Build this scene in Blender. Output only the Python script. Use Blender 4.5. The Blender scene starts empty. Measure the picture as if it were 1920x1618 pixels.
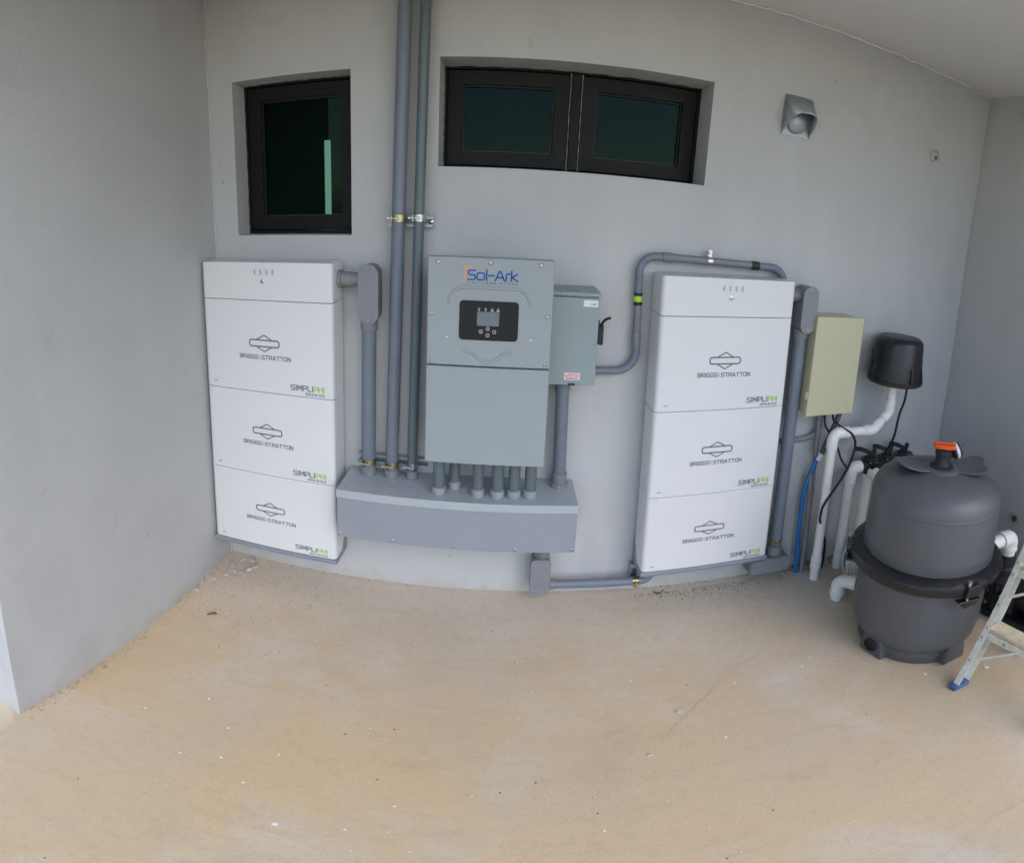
import bpy, math, random
from math import radians, sin, cos, pi, hypot
from mathutils import Vector, Matrix, noise

random.seed(7)
S = bpy.context.scene
COL = S.collection

# ------------------------------------------------------------------ camera
cd = bpy.data.cameras.new('camera')
cam = bpy.data.objects.new('camera', cd)
COL.objects.link(cam)
S.camera = cam
cd.type = 'PANO'                      # the photograph is a phone panorama
cd.panorama_type = 'EQUIRECTANGULAR'
cd.longitude_min, cd.longitude_max = -0.70813, 1.20481
cd.latitude_min, cd.latitude_max = -0.98568, 0.53185
cd.clip_start, cd.clip_end = 0.02, 3000
yaw, pitch, roll = -0.23426, -0.17734, 0.00097
F = Vector((sin(yaw) * cos(pitch), cos(yaw) * cos(pitch), sin(pitch)))
Rr = Vector((cos(yaw), -sin(yaw), 0)); Uu = Rr.cross(F)
R2 = cos(roll) * Rr + sin(roll) * Uu; U2 = -sin(roll) * Rr + cos(roll) * Uu
cam.matrix_world = Matrix((
    (R2.x, U2.x, -F.x, 0.21013), (R2.y, U2.y, -F.y, -2.17806), (R2.z, U2.z, -F.z, 1.75719), (0, 0, 0, 1)))

# ------------------------------------------------------------------ light: an overcast day
SUN_EL, SUN_AZ = radians(46), radians(150)     # azimuth from +Y, clockwise
W = bpy.data.worlds.new('World'); S.world = W; W.use_nodes = True
nt = W.node_tree; nt.nodes.clear()
o = nt.nodes.new('ShaderNodeOutputWorld'); bg = nt.nodes.new('ShaderNodeBackground')
sky = nt.nodes.new('ShaderNodeTexSky'); sky.sky_type = 'NISHITA'; sky.sun_disc = False
sky.sun_elevation = SUN_EL; sky.sun_rotation = SUN_AZ
sky.air_density = 1.0; sky.dust_density = 1.0; sky.ozone_density = 1.0
hs = nt.nodes.new('ShaderNodeHueSaturation'); hs.inputs['Saturation'].default_value = 1.05   # cloud cover greys the sky
nt.links.new(sky.outputs[0], hs.inputs['Color']); nt.links.new(hs.outputs[0], bg.inputs['Color'])
bg.inputs['Strength'].default_value = 0.15
nt.links.new(bg.outputs[0], o.inputs[0])
sd = bpy.data.lights.new('sun', 'SUN'); sd.energy = 0.5; sd.angle = radians(60); sd.color = (1, .985, .965)
sun = bpy.data.objects.new('sun', sd); COL.objects.link(sun)
sdir = Vector((sin(SUN_AZ) * cos(SUN_EL), cos(SUN_AZ) * cos(SUN_EL), sin(SUN_EL)))
sun.rotation_euler = sdir.to_track_quat('Z', 'Y').to_euler()
sun.location = (0, -6, 8)
S.view_settings.view_transform = 'Standard'; S.view_settings.look = 'None'
S.view_settings.exposure = 1.08; S.view_settings.gamma = 1.0; S.view_settings.use_curve_mapping = False
S.cycles.use_denoising = True; S.cycles.use_adaptive_sampling = True; S.cycles.adaptive_threshold = 0.03
S.cycles.caustics_reflective = False; S.cycles.caustics_refractive = False; S.cycles.max_bounces = 6; S.cycles.diffuse_bounces = 3; S.cycles.transparent_max_bounces = 12

# ------------------------------------------------------------------ materials
def lin(c): return tuple(((v / 255) / 12.92 if v / 255 <= .04045 else ((v / 255 + .055) / 1.055) ** 2.4) for v in c)
def nodes(m): return m.node_tree.nodes, m.node_tree.links
def mat(name, col, rough=.5, metal=0., var=.06, vscale=9., bump=0., bscale=300., spec=.5, coat=0., dirt=None, dscale=3., damt=.25, rvar=.08):
    m = bpy.data.materials.new(name); m.use_nodes = True
    N, L = nodes(m); b = N['Principled BSDF']
    tc = N.new('ShaderNodeTexCoord')
    n1 = N.new('ShaderNodeTexNoise'); n1.inputs['Scale'].default_value = vscale; n1.inputs['Detail'].default_value = 3; n1.inputs['Roughness'].default_value = .65
    L.new(tc.outputs['Object'], n1.inputs['Vector'])
    mr = N.new('ShaderNodeMapRange'); mr.inputs[1].default_value = .3; mr.inputs[2].default_value = .7
    mr.inputs[3].default_value = 1 - var; mr.inputs[4].default_value = 1 + var
    L.new(n1.outputs['Fac'], mr.inputs[0])
    mx = N.new('ShaderNodeVectorMath'); mx.operation = 'SCALE'; mx.inputs[0].default_value = col[:3]
    L.new(mr.outputs[0], mx.inputs['Scale'])
    out = mx.outputs[0]
    if dirt:
        n2 = N.new('ShaderNodeTexNoise'); n2.inputs['Scale'].default_value = dscale; n2.inputs['Detail'].default_value = 5; n2.inputs['Roughness'].default_value = .75
        L.new(tc.outputs['Object'], n2.inputs['Vector'])
        r2 = N.new('ShaderNodeMapRange'); r2.inputs[1].default_value = .5; r2.inputs[2].default_value = .75; r2.inputs[3].default_value = 0; r2.inputs[4].default_value = damt
        L.new(n2.outputs['Fac'], r2.inputs[0])
        mm = N.new('ShaderNodeMix'); mm.data_type = 'RGBA'; mm.inputs['B'].default_value = (*dirt, 1)
        L.new(r2.outputs[0], mm.inputs['Factor']); L.new(out, mm.inputs['A']); out = mm.outputs['Result']
    L.new(out, b.inputs['Base Color'])
    rr = N.new('ShaderNodeMapRange'); rr.inputs[1].default_value = .3; rr.inputs[2].default_value = .7
    rr.inputs[3].default_value = max(.02, rough - rvar); rr.inputs[4].default_value = min(1, rough + rvar)
    L.new(n1.outputs['Fac'], rr.inputs[0]); L.new(rr.outputs[0], b.inputs['Roughness'])
    b.inputs['Metallic'].default_value = metal; b.inputs['Specular IOR Level'].default_value = spec
    b.inputs['Coat Weight'].default_value = coat
    if bump:
        n3 = N.new('ShaderNodeTexNoise'); n3.inputs['Scale'].default_value = bscale; n3.inputs['Detail'].default_value = 2
        L.new(tc.outputs['Object'], n3.inputs['Vector'])
        bp = N.new('ShaderNodeBump'); bp.inputs['Strength'].default_value = bump; bp.inputs['Distance'].default_value = .002
        L.new(n3.outputs['Fac'], bp.inputs['Height']); L.new(bp.outputs[0], b.inputs['Normal'])
    return m

M = {}
M['wall'] = mat('plaster_paint', (.50, .502, .505), .75, var=.045, vscale=1.7, bump=.6, bscale=80, spec=.3, dirt=(.40, .39, .37), dscale=2.5, damt=.10)
M['ceil'] = mat('ceiling_paint', (.72, .72, .71), .8, var=.03, vscale=1.5, bump=.3, bscale=120, spec=.25, dirt=(.60, .59, .56), dscale=2, damt=.15)
M['white'] = mat('white_enamel', (.72, .72, .73), .34, var=.012, vscale=3, bump=.04, bscale=700, spec=.45)
M['gap'] = mat('dark_core', (.30, .30, .31), .7)
M['base'] = mat('grey_base', (.23, .26, .31), .45, var=.05, bump=.08, bscale=500, dirt=(.45, .42, .36), damt=.15)
M['print'] = mat('grey_print', (.15, .155, .18), .6, var=.02)
M['amp'] = mat('pale_print', (.55, .56, .59), .6, var=.02)
M['green'] = mat('green_print', (.33, .62, .07), .6, var=.02)
M['led'] = mat('indicator_lens', (.36, .46, .58), .3, var=.02)
M['inv'] = mat('grey_powdercoat', (.315, .347, .362), .5, var=.015, vscale=4, bump=.10, bscale=900, spec=.4)
M['ww'] = mat('wireway_paint', (.275, .298, .345), .42, var=.02, vscale=4, bump=.06, bscale=700, dirt=(.42, .42, .42), dscale=6, damt=.08)
M['wwl'] = mat('wireway_lid_skylit', (.40, .44, .47), .30, var=.02, vscale=4, bump=.06, bscale=700, dirt=(.46, .46, .46), dscale=6, damt=.10)  # lid tone lightened, sky reflection on its top is in the colour
M['disc'] = mat('box_paint', (.265, .315, .325), .42, var=.02, vscale=5, bump=.06, bscale=700)
M['pvc'] = mat('grey_pvc', (.165, .19, .235), .42, var=.06, vscale=14, bump=.05, bscale=400, dirt=(.32, .34, .37), dscale=11, damt=.2)
M['pvcd'] = mat('dark_grey_pvc', (.115, .15, .165), .4, var=.06, vscale=14, bump=.05, bscale=400, dirt=(.25, .28, .3), dscale=11, damt=.2)
M['pvcl'] = mat('light_grey_pvc', (.29, .30, .32), .45, var=.04, vscale=14, bump=.05, bscale=400, dirt=(.45, .45, .44), dscale=9, damt=.15)
M['pvcm'] = mat('mid_grey_pvc', (.20, .205, .22), .42, var=.05, vscale=14, bump=.05, bscale=400, dirt=(.40, .40, .40), dscale=9, damt=.18)
M['cover'] = mat('cover_pvc', (.22, .23, .255), .5, var=.03, vscale=10, bump=.06, bscale=500)
M['wpvc'] = mat('white_pvc', (.88, .865, .83), .32, var=.03, vscale=12, bump=.03, bscale=400, dirt=(.48, .46, .42), dscale=7, damt=.28)
M['zinc'] = mat('zinc', (.62, .63, .64), .32, 1., var=.12, vscale=40, bump=.05, bscale=400)
M['brass'] = mat('yellow_zinc', (.55, .47, .27), .36, 1., var=.25, vscale=60, bump=.1, bscale=300, dirt=(.15, .13, .08), dscale=40, damt=.5)
M['galv'] = mat('galvanised', (.36, .40, .43), .45, .55, var=.18, vscale=30, bump=.08, bscale=200)
M['screw'] = mat('screw_steel', (.48, .49, .5), .35, .9, var=.1)
M['frame'] = mat('dark_bronze_frame', (.008, .0065, .0075), .5, var=.12, vscale=20, spec=.2, dirt=(.025, .024, .024), dscale=8, damt=.2)
M['caulk'] = mat('old_caulk', (.30, .29, .27), .8, var=.2, vscale=30)
M['inside'] = mat('dark_room', (.16, .20, .18), .8)
M['black'] = mat('black_plastic', (.014, .014, .017), .33, var=.15, vscale=20, bump=.08, bscale=300, spec=.5, dirt=(.05, .05, .05), dscale=12, damt=.15)
M['blackm'] = mat('black_matt', (.016, .016, .018), .55, var=.2, vscale=20, bump=.15, bscale=250, dirt=(.07, .065, .06), dscale=9, damt=.2)
M['rubber'] = mat('black_rubber', (.012, .012, .014), .5, var=.1)
M['screen'] = mat('black_glass', (.006, .007, .011), .10, var=.02, rvar=.02, spec=.5)
M['lcd'] = mat('lcd', (.16, .19, .215), .18, var=.05, rvar=.02)
M['icon'] = mat('icon_print', (.5, .51, .54), .6, var=.05)
M['blue'] = mat('blue_print', (.012, .07, .34), .5, var=.02)
M['orange'] = mat('orange_print', (.60, .33, .20), .6, var=.1)
M['tagline'] = mat('tagline_print', (.12, .13, .15), .6, var=.02)
M['sticker'] = mat('white_sticker', (.72, .71, .74), .5, var=.02)
M['redprint'] = mat('red_print', (.62, .08, .06), .5, var=.03)
M['beige'] = mat('beige_enamel', (.53, .51, .345), .38, var=.02, vscale=4, bump=.05, bscale=600, dirt=(.42, .40, .28), dscale=5, damt=.10)
M['tank'] = mat('charcoal_plastic', (.100, .102, .110), .42, var=.05, vscale=8, bump=.12, bscale=500, dirt=(.13, .125, .12), dscale=6, damt=.18)
M['tankd'] = mat('charcoal_base', (.085, .085, .090), .5, var=.06, vscale=8, bump=.15, bscale=400, dirt=(.16, .14, .11), dscale=5, damt=.3)
M['knob'] = mat('orange_plastic', (.72, .10, .015), .35, var=.05)
M['bluep'] = mat('blue_tubing', (.012, .16, .45), .35, var=.12, vscale=60, bump=.1, bscale=120, dirt=(.03, .22, .55), dscale=40, damt=.5)
M['alu'] = mat('worn_aluminium', (.80, .76, .67), .55, .15, var=.12, vscale=25, bump=.12, bscale=200, dirt=(.62, .56, .44), dscale=14, damt=.8)
M['wood'] = mat('step_wood', (.70, .58, .38), .75, var=.2, vscale=18, bump=.4, bscale=90, dirt=(.28, .20, .12), dscale=12, damt=.6)
M['bluecap'] = mat('blue_foot', (.045, .12, .27), .5, var=.2, vscale=40, dirt=(.4, .38, .32), dscale=30, damt=.4)
M['stone'] = mat('broken_concrete', (.50, .475, .43), .9, var=.2, vscale=60, bump=.6, bscale=150)
M['grit'] = mat('dirt_crumbs', (.13, .12, .10), .95, var=.4, vscale=40)
M['paint'] = mat('dried_paint', (.82, .81, .77), .7, var=.08)
M['crack'] = mat('crack_dirt', (.34, .27, .18), .95, var=.3, vscale=60)
M['scribe'] = mat('pale_scratch', (.68, .61, .50), .95, var=.15, vscale=60)
M['leaf'] = mat('dry_leaf', (.24, .12, .04), .8, var=.3, vscale=60)
M['patch'] = mat('chipped_plaster', (.40, .38, .33), .9, var=.35, vscale=120, bump=.6, bscale=150)
M['hole'] = mat('hole_dark', (.08, .06, .04), .95, var=.3, vscale=80)
M['flex'] = mat('flex_conduit', (.075, .08, .09), .5, var=.1)
M['lime'] = mat('lime_tape', (.40, .72, .06), .5, var=.03)

def floor_material():
    m = bpy.data.materials.new('stained_concrete'); m.use_nodes = True
    N, L = nodes(m); b = N['Principled BSDF']
    tc = N.new('ShaderNodeTexCoord'); geo = tc.outputs['Object']
    def noi(scale, det=8, ro=.6, off=(0, 0, 0), dist=0, sc=(1, 1, 1)):
        mp = N.new('ShaderNodeMapping'); mp.inputs['Location'].default_value = off; mp.inputs['Scale'].default_value = sc
        L.new(geo, mp.inputs[0])
        n = N.new('ShaderNodeTexNoise'); n.inputs['Scale'].default_value = scale; n.inputs['Detail'].default_value = det
        n.inputs['Roughness'].default_value = ro; n.inputs['Distortion'].default_value = dist
        L.new(mp.outputs[0], n.inputs['Vector']); return n.outputs['Fac']
    def rng(x, a, b2, c, d):
        r = N.new('ShaderNodeMapRange'); r.inputs[1].default_value = a; r.inputs[2].default_value = b2; r.inputs[3].default_value = c; r.inputs[4].default_value = d
        L.new(x, r.inputs[0]); return r.outputs[0]
    def mixc(a, bcol, f, blend='MIX'):
        mm = N.new('ShaderNodeMix'); mm.data_type = 'RGBA'; mm.blend_type = blend
        if isinstance(a, tuple): mm.inputs['A'].default_value = (*a, 1)
        else: L.new(a, mm.inputs['A'])
        if isinstance(bcol, tuple): mm.inputs['B'].default_value = (*bcol, 1)
        else: L.new(bcol, mm.inputs['B'])
        if isinstance(f, float): mm.inputs['Factor'].default_value = f
        else: L.new(f, mm.inputs['Factor'])
        return mm.outputs['Result']
    c = mixc((0.638, 0.465, 0.272), (0.575, 0.460, 0.329), rng(noi(1.1, 3, .55), .35, .65, 0, 1))
    c = mixc(c, (0.665, 0.460, 0.244), rng(noi(.8, 3, .55, (7, 3, 0), .6), .48, .72, 0, .4))     # ochre stain
    c = mixc(c, (0.638, 0.565, 0.486), rng(noi(1.7, 5, .62, (2, 9, 0), .5), .52, .72, 0, .65))   # grey cement film
    c = mixc(c, (0.426, 0.324, 0.227), rng(noi(3.0, 5, .65, (4, 1, 5), .3), .57, .80, 0, .5))    # darker stains
    c = mixc(c, (0.484, 0.350, 0.215), rng(noi(5.5, 3, .6, (8, 2, 1), .8, (1, 3.2, 1)), .58, .80, 0, .55))   # trowel drags
    # pale band of cement slurry along the wall foot (where the slab was patched)
    sx = N.new('ShaderNodeSeparateXYZ'); L.new(geo, sx.inputs[0])
    add = N.new('ShaderNodeMath'); add.operation = 'ADD'
    L.new(sx.outputs['Y'], add.inputs[0]); L.new(rng(noi(2.6, 3, .6, (1, 1, 1)), .3, .7, -.30, .30), add.inputs[1])
    c = mixc(c, (0.665, 0.582, 0.486), rng(add.outputs[0], -.85, -.05, 0, .8))
    wv = N.new('ShaderNodeTexWave'); wv.wave_type = 'RINGS'; wv.inputs['Scale'].default_value = 2.2; wv.inputs['Distortion'].default_value = 7; wv.inputs['Detail'].default_value = 3; wv.inputs['Detail Scale'].default_value = 1.4
    L.new(geo, wv.inputs['Vector']); c = mixc(c, (0.500, 0.371, 0.244), rng(wv.outputs['Fac'], .55, 1, 0, .10))   # sweeps of the float
    c = mixc(c, (0.458, 0.350, 0.244), rng(noi(30, 4, .7), .50, .74, 0, .42))                    # fine mottling
    c = mixc(c, (0.665, 0.582, 0.455), rng(noi(85, 2, .6, (3, 3, 3)), .57, .72, 0, .35))
    c = mixc(c, (0.405, 0.302, 0.215), rng(noi(190, 1, .6), .55, .72, 0, .35))
    # paint specks and dark crumbs
    def specks(scale, off, thr, col, c, keep):
        mp = N.new('ShaderNodeMapping'); mp.inputs['Location'].default_value = off; L.new(geo, mp.inputs[0])
        v = N.new('ShaderNodeTexVoronoi'); v.inputs['Scale'].default_value = scale; L.new(mp.outputs[0], v.inputs['Vector'])
        sp = N.new('ShaderNodeSeparateColor'); L.new(v.outputs['Color'], sp.inputs[0])
        d = N.new('ShaderNodeMath'); d.operation = 'LESS_THAN'; d.inputs[1].default_value = thr; L.new(v.outputs['Distance'], d.inputs[0])
        k = N.new('ShaderNodeMath'); k.operation = 'GREATER_THAN'; k.inputs[1].default_value = keep; L.new(sp.outputs[0], k.inputs[0])
        mu = N.new('ShaderNodeMath'); mu.operation = 'MULTIPLY'; L.new(d.outputs[0], mu.inputs[0]); L.new(k.outputs[0], mu.inputs[1])
        return mixc(c, col, mu.outputs[0])
    c = specks(34, (0, 0, 0), .09, (.72, .68, .60), c, .88)
    c = specks(16, (5, 2, 0), .06, (.76, .74, .68), c, .93)
    c = specks(22, (1, 8, 0), .075, (.16, .13, .11), c, .90)
    L.new(c, b.inputs['Base Color'])
    b.inputs['Roughness'].default_value = .82; b.inputs['Specular IOR Level'].default_value = .25
    bp = N.new('ShaderNodeBump'); bp.inputs['Strength'].default_value = .3; bp.inputs['Distance'].default_value = .002
    mul = N.new('ShaderNodeMath'); mul.operation = 'ADD'; L.new(noi(160, 2, .7), mul.inputs[0]); L.new(noi(14, 3, .6), mul.inputs[1])
    L.new(mul.outputs[0], bp.inputs['Height']); L.new(bp.outputs[0], b.inputs['Normal'])
    return m
M['floor'] = floor_material()
M['ground'] = mat('pale_sand', (.64, .53, .36), .9, var=.15, vscale=3, bump=.6, bscale=80, dirt=(.50, .42, .30), dscale=1.5, damt=.5)

def wall_wear(m):
    """roller marks, faint runs and splashed dirt at the wall foot, mixed over the paint colour"""
    N, L = nodes(m); b = N['Principled BSDF']; src = b.inputs['Base Color'].links[0].from_socket
    tc = N.new('ShaderNodeTexCoord')
    def noi(scale, sc, det=3, dist=0.):
        mp = N.new('ShaderNodeMapping'); mp.inputs['Scale'].default_value = sc; L.new(tc.outputs['Object'], mp.inputs[0])
        n = N.new('ShaderNodeTexNoise'); n.inputs['Scale'].default_value = scale; n.inputs['Detail'].default_value = det; n.inputs['Distortion'].default_value = dist
        L.new(mp.outputs[0], n.inputs['Vector']); return n.outputs['Fac']
    def rng(x, a, b2, c, d):
        r = N.new('ShaderNodeMapRange'); r.inputs[1].default_value = a; r.inputs[2].default_value = b2; r.inputs[3].default_value = c; r.inputs[4].default_value = d; L.new(x, r.inputs[0]); return r.outputs[0]
    def mixc(a, col, f):
        mm = N.new('ShaderNodeMix'); mm.data_type = 'RGBA'; L.new(a, mm.inputs['A']); mm.inputs['B'].default_value = (*col, 1); L.new(f, mm.inputs['Factor']); return mm.outputs['Result']
    c = mixc(src, (.555, .555, .555), rng(noi(5, (1, 1, .22)), .50, .66, 0, .35))
    c = mixc(c, (.42, .415, .405), rng(noi(2.4, (1, 1, 1), 4, .8), .60, .74, 0, .40))
    c = mixc(c, (.36, .34, .31), rng(noi(9, (1, 1, 1), 5, .4), .69, .76, 0, .45))
    sx = N.new('ShaderNodeSeparateXYZ'); L.new(tc.outputs['Object'], sx.inputs[0])
    mu = N.new('ShaderNodeMath'); mu.operation = 'ADD'; L.new(sx.outputs['Z'], mu.inputs[0]); L.new(rng(noi(14, (1, 1, 1), 5), .3, .7, -.05, .05), mu.inputs[1])
    c = mixc(c, (.46, .41, .33), rng(mu.outputs[0], .0, .06, .45, 0))
    L.new(c, b.inputs['Base Color'])
wall_wear(M['wall'])

def glass_material():
    m = bpy.data.materials.new('tinted_glass'); m.use_nodes = True
    N, L = nodes(m); out = N['Material Output']; N.remove(N['Principled BSDF'])
    tr = N.new('ShaderNodeBsdfTransparent'); tr.inputs[0].default_value = (.17, .28, .235, 1)
    gl = N.new('ShaderNodeBsdfGlossy'); gl.inputs['Roughness'].default_value = .02; gl.inputs[0].default_value = (.28, .42, .36, 1)
    fr = N.new('ShaderNodeFresnel'); fr.inputs['IOR'].default_value = 1.3
    mx = N.new('ShaderNodeMixShader'); L.new(fr.outputs[0], mx.inputs[0]); L.new(tr.outputs[0], mx.inputs[1]); L.new(gl.outputs[0], mx.inputs[2])
    L.new(mx.outputs[0], out.inputs[0]); return m
M['glass'] = glass_material()
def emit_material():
    m = bpy.data.materials.new('reflection_glow'); m.use_nodes = True  # glow for the added strip that imitates a reflection in the left pane
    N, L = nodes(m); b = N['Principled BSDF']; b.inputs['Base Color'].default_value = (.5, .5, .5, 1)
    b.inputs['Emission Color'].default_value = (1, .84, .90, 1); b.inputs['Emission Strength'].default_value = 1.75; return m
M['glint'] = emit_material()

# ------------------------------------------------------------------ mesh helpers
class MB:
    def __init__(s): s.v = []; s.f = []; s.X = None
    def add(s, vs, fs):
        n = len(s.v)
        s.v += [tuple(s.X @ Vector(p)) if s.X is not None else tuple(p) for p in vs]
        s.f += [tuple(i + n for i in f) for f in fs]; return s
    def box(s, x0, x1, y0, y1, z0, z1):
        x0, x1 = sorted((x0, x1)); y0, y1 = sorted((y0, y1)); z0, z1 = sorted((z0, z1))
        return s.add([(x0, y0, z0), (x1, y0, z0), (x1, y1, z0), (x0, y1, z0), (x0, y0, z1), (x1, y0, z1), (x1, y1, z1), (x0, y1, z1)],
                     [(0, 3, 2, 1), (4, 5, 6, 7), (0, 1, 5, 4), (1, 2, 6, 5), (2, 3, 7, 6), (3, 0, 4, 7)])
    def prism(s, poly, a, b, axis='y'):
        """poly: 2-D points; y: (x,z) extruded a..b in y; z: (x,y); x: (y,z)"""
        mk = {'y': lambda p, t: (p[0], t, p[1]), 'z': lambda p, t: (p[0], p[1], t), 'x': lambda p, t: (t, p[0], p[1])}[axis]
        n = len(poly)
        ar = sum(poly[i][0] * poly[(i + 1) % n][1] - poly[(i + 1) % n][0] * poly[i][1] for i in range(n))
        if ar < 0: poly = poly[::-1]
        a, b = min(a, b), max(a, b)
        vs = [mk(p, a) for p in poly] + [mk(p, b) for p in poly]
        fs = [tuple(range(n))[::-1], tuple(range(n, 2 * n))] + [(i, (i + 1) % n, n + (i + 1) % n, n + i) for i in range(n)]
        if axis == 'y': fs = [f[::-1] for f in fs]
        return s.add(vs, fs)
    def lathe(s, prof, c=(0, 0, 0), axis=(0, 0, 1), n=32, closed=False):
        ax = Vector(axis).normalized(); q = Vector((0, 0, 1)).rotation_difference(ax).to_matrix(); c = Vector(c)
        vs = []; fs = []; k = len(prof)
        for r, h in prof:
            for i in range(n):
                t = 2 * pi * i / n; vs.append(c + q @ Vector((r * cos(t), r * sin(t), h)))
        for j in range(k - 1 + (1 if closed else 0)):
            for i in range(n):
                a, b2 = j * n + i, j * n + (i + 1) % n; d, e = ((j + 1) % k) * n + (i + 1) % n, ((j + 1) % k) * n + i
                fs.append((a, b2, d, e))
        if not closed:
            if prof[0][0] > 1e-6: fs.append(tuple(range(n))[::-1])
            if prof[-1][0] > 1e-6: fs.append(tuple(range((k - 1) * n, k * n)))
        return s.add(vs, fs)
    def cyl(s, a, b, r, n=24, r2=None):
        a, b = Vector(a), Vector(b); return s.lathe([(r, 0), (r if r2 is None else r2, (b - a).length)], a, b - a, n)
    def tube(s, path, r, n=16, caps=True):
        P = [Vector(p) for p in path]; k = len(P)
        T = [((P[min(i + 1, k - 1)] - P[max(i - 1, 0)])).normalized() for i in range(k)]
        up = Vector((0, 0, 1)) if abs(T[0].z) < .9 else Vector((1, 0, 0))
        u = T[0].cross(up).normalized(); vs = []; fs = []
        for i in range(k):
            if i: u = (u - T[i] * u.dot(T[i])).normalized()
            w = T[i].cross(u)
            rad = r(i / (k - 1)) if callable(r) else r
            for j in range(n):
                t = 2 * pi * j / n; vs.append(P[i] + rad * (cos(t) * u + sin(t) * w))
        for i in range(k - 1):
            for j in range(n):
                fs.append((i * n + j, i * n + (j + 1) % n, (i + 1) * n + (j + 1) % n, (i + 1) * n + j))
        if caps: fs += [tuple(range(n))[::-1], tuple(range((k - 1) * n, k * n))]
        return s.add(vs, fs)
    def ribbon(s, pl, w, org, ux, uy, closed=False):
        """flat stroke in the plane org + a*ux + b*uy"""
        n = len(pl); pts = [Vector((p[0], p[1])) for p in pl]; Lf = []; Rt = []
        for i in range(n):
            p = pts[i]; a = pts[i - 1] if (i or closed) else None; b = pts[(i + 1) % n] if (i < n - 1 or closed) else None
            d1 = (p - a).normalized() if a is not None else None; d2 = (b - p).normalized() if b is not None else None
            if d1 is None: d1 = d2; p = p - d2 * w * .5
            if d2 is None: d2 = d1; p = p + d1 * w * .5
            n1 = Vector((-d1.y, d1.x)); n2 = Vector((-d2.y, d2.x)); m = (n1 + n2)
            m = n1 if m.length < 1e-6 else m.normalized(); k = w * .5 / max(.35, m.dot(n1))
            Lf.append(p + m * k); Rt.append(p - m * k)
        org, ux, uy = Vector(org), Vector(ux), Vector(uy)
        vs = [org + ux * q.x + uy * q.y for q in Lf] + [org + ux * q.x + uy * q.y for q in Rt]
        fs = [(i, n + i, n + (i + 1) % n, (i + 1) % n) for i in range(n if closed else n - 1)]
        return s.add(vs, fs)
    def mesh(s, name, off=(0, 0, 0), smooth=True, ang=35):
        me = bpy.data.meshes.new(name); ox, oy, oz = off
        me.from_pydata([(x - ox, y - oy, z - oz) for x, y, z in s.v], [], s.f); me.update()
        if smooth:
            for p in me.polygons: p.use_smooth = True
            me.set_sharp_from_angle(angle=radians(ang))
        return me
    def build(s, name, m, parent=None, bevel=0., seg=2, smooth=True, loc=None):
        root = parent
        while root is not None and root.parent is not None: root = root.parent
        off = tuple(root.location) if root is not None else (loc or (0, 0, 0))
        ob = bpy.data.objects.new(name, s.mesh(name, off, smooth)); COL.objects.link(ob)
        ob.data.materials.append(M[m] if isinstance(m, str) else m)
        if parent is not None: ob.parent = parent
        elif loc: ob.location = loc
        if bevel:
            bv = ob.modifiers.new('bevel', 'BEVEL'); bv.width = bevel; bv.segments = seg; bv.limit_method = 'ANGLE'; bv.angle_limit = radians(40); bv.harden_normals = True
        return ob

def tag(ob, label, cat, group=None):
    ob['label'] = label; ob['category'] = cat
    if group: ob['group'] = group
    return ob
def thing(name, label, cat, loc=(0, 0, 0), group=None):
    ob = bpy.data.objects.new(name, None); COL.objects.link(ob); ob.location = loc; ob.empty_display_size = .1
    return tag(ob, label, cat, group)
def struct(ob): ob['kind'] = 'structure'; return ob
def kids(ob): return [c for c in bpy.data.objects if c.parent == ob]
def copy_tree(ob, parent=None):
    c = ob.copy(); COL.objects.link(c)
    if parent: c.parent = parent
    for k in kids(ob): copy_tree(k, c)
    return c
CACHE = {}
def place(name, key, mk, m, parent, pos, axis=(0, -1, 0)):
    """small shared-mesh part whose local +Z points along axis"""
    if key not in CACHE:
        CACHE[key] = mk().mesh(key); CACHE[key].materials.append(M[m])
    root = parent
    while root.parent is not None: root = root.parent
    ob = bpy.data.objects.new(name, CACHE[key]); COL.objects.link(ob); ob.parent = parent
    ob.location = Vector(pos) - Vector(root.location)
    ob.rotation_mode = 'QUATERNION'; ob.rotation_quaternion = Vector((0, 0, 1)).rotation_difference(Vector(axis).normalized())
    return ob
def screw(parent, pos, axis=(0, -1, 0), r=.006, m='screw'):
    def mk():
        b = MB(); b.lathe([(r * 1.25, -.001), (r * 1.25, .0008), (r, .002), (r * .8, .0034), (r * .35, .0038), (r * .3, .002), (0, .002)], n=14); return b
    return place('screw', 'screw%s%.4f' % (m, r), mk, m, parent, pos, axis)
def fillet(pts, rad, n=8):
    P = [Vector(p) for p in pts]; out = [P[0]]
    for i in range(1, len(P) - 1):
        a, p, b = P[i - 1], P[i], P[i + 1]; d1 = (a - p).normalized(); d2 = (b - p).normalized()
        ang = d1.angle(d2); t = min(rad / math.tan(ang / 2), (a - p).length * .49, (b - p).length * .49); rr = t * math.tan(ang / 2)
        c = p + (d1 + d2).normalized() * rr / sin(ang / 2); s0 = p + d1 * t - c; s1 = p + d2 * t - c; tot = s0.angle(s1)
        for k in range(n + 1):
            f = k / n; out.append(c + (s0 * sin((1 - f) * tot) + s1 * sin(f * tot)) / sin(tot))
    out.append(P[-1]); return out
def smoothpath(pts, n=6):
    P = [Vector(p) for p in pts]; P = [P[0] * 2 - P[1]] + P + [P[-1] * 2 - P[-2]]; out = []
    for i in range(1, len(P) - 2):
        for k in range(n):
            t = k / n; a, b, c, d = P[i - 1], P[i], P[i + 1], P[i + 2]
            out.append(.5 * ((2 * b) + (c - a) * t + (2 * a - 5 * b + 4 * c - d) * t * t + (3 * b - a - 3 * c + d) * t ** 3))
    out.append(P[-2]); return out
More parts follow.
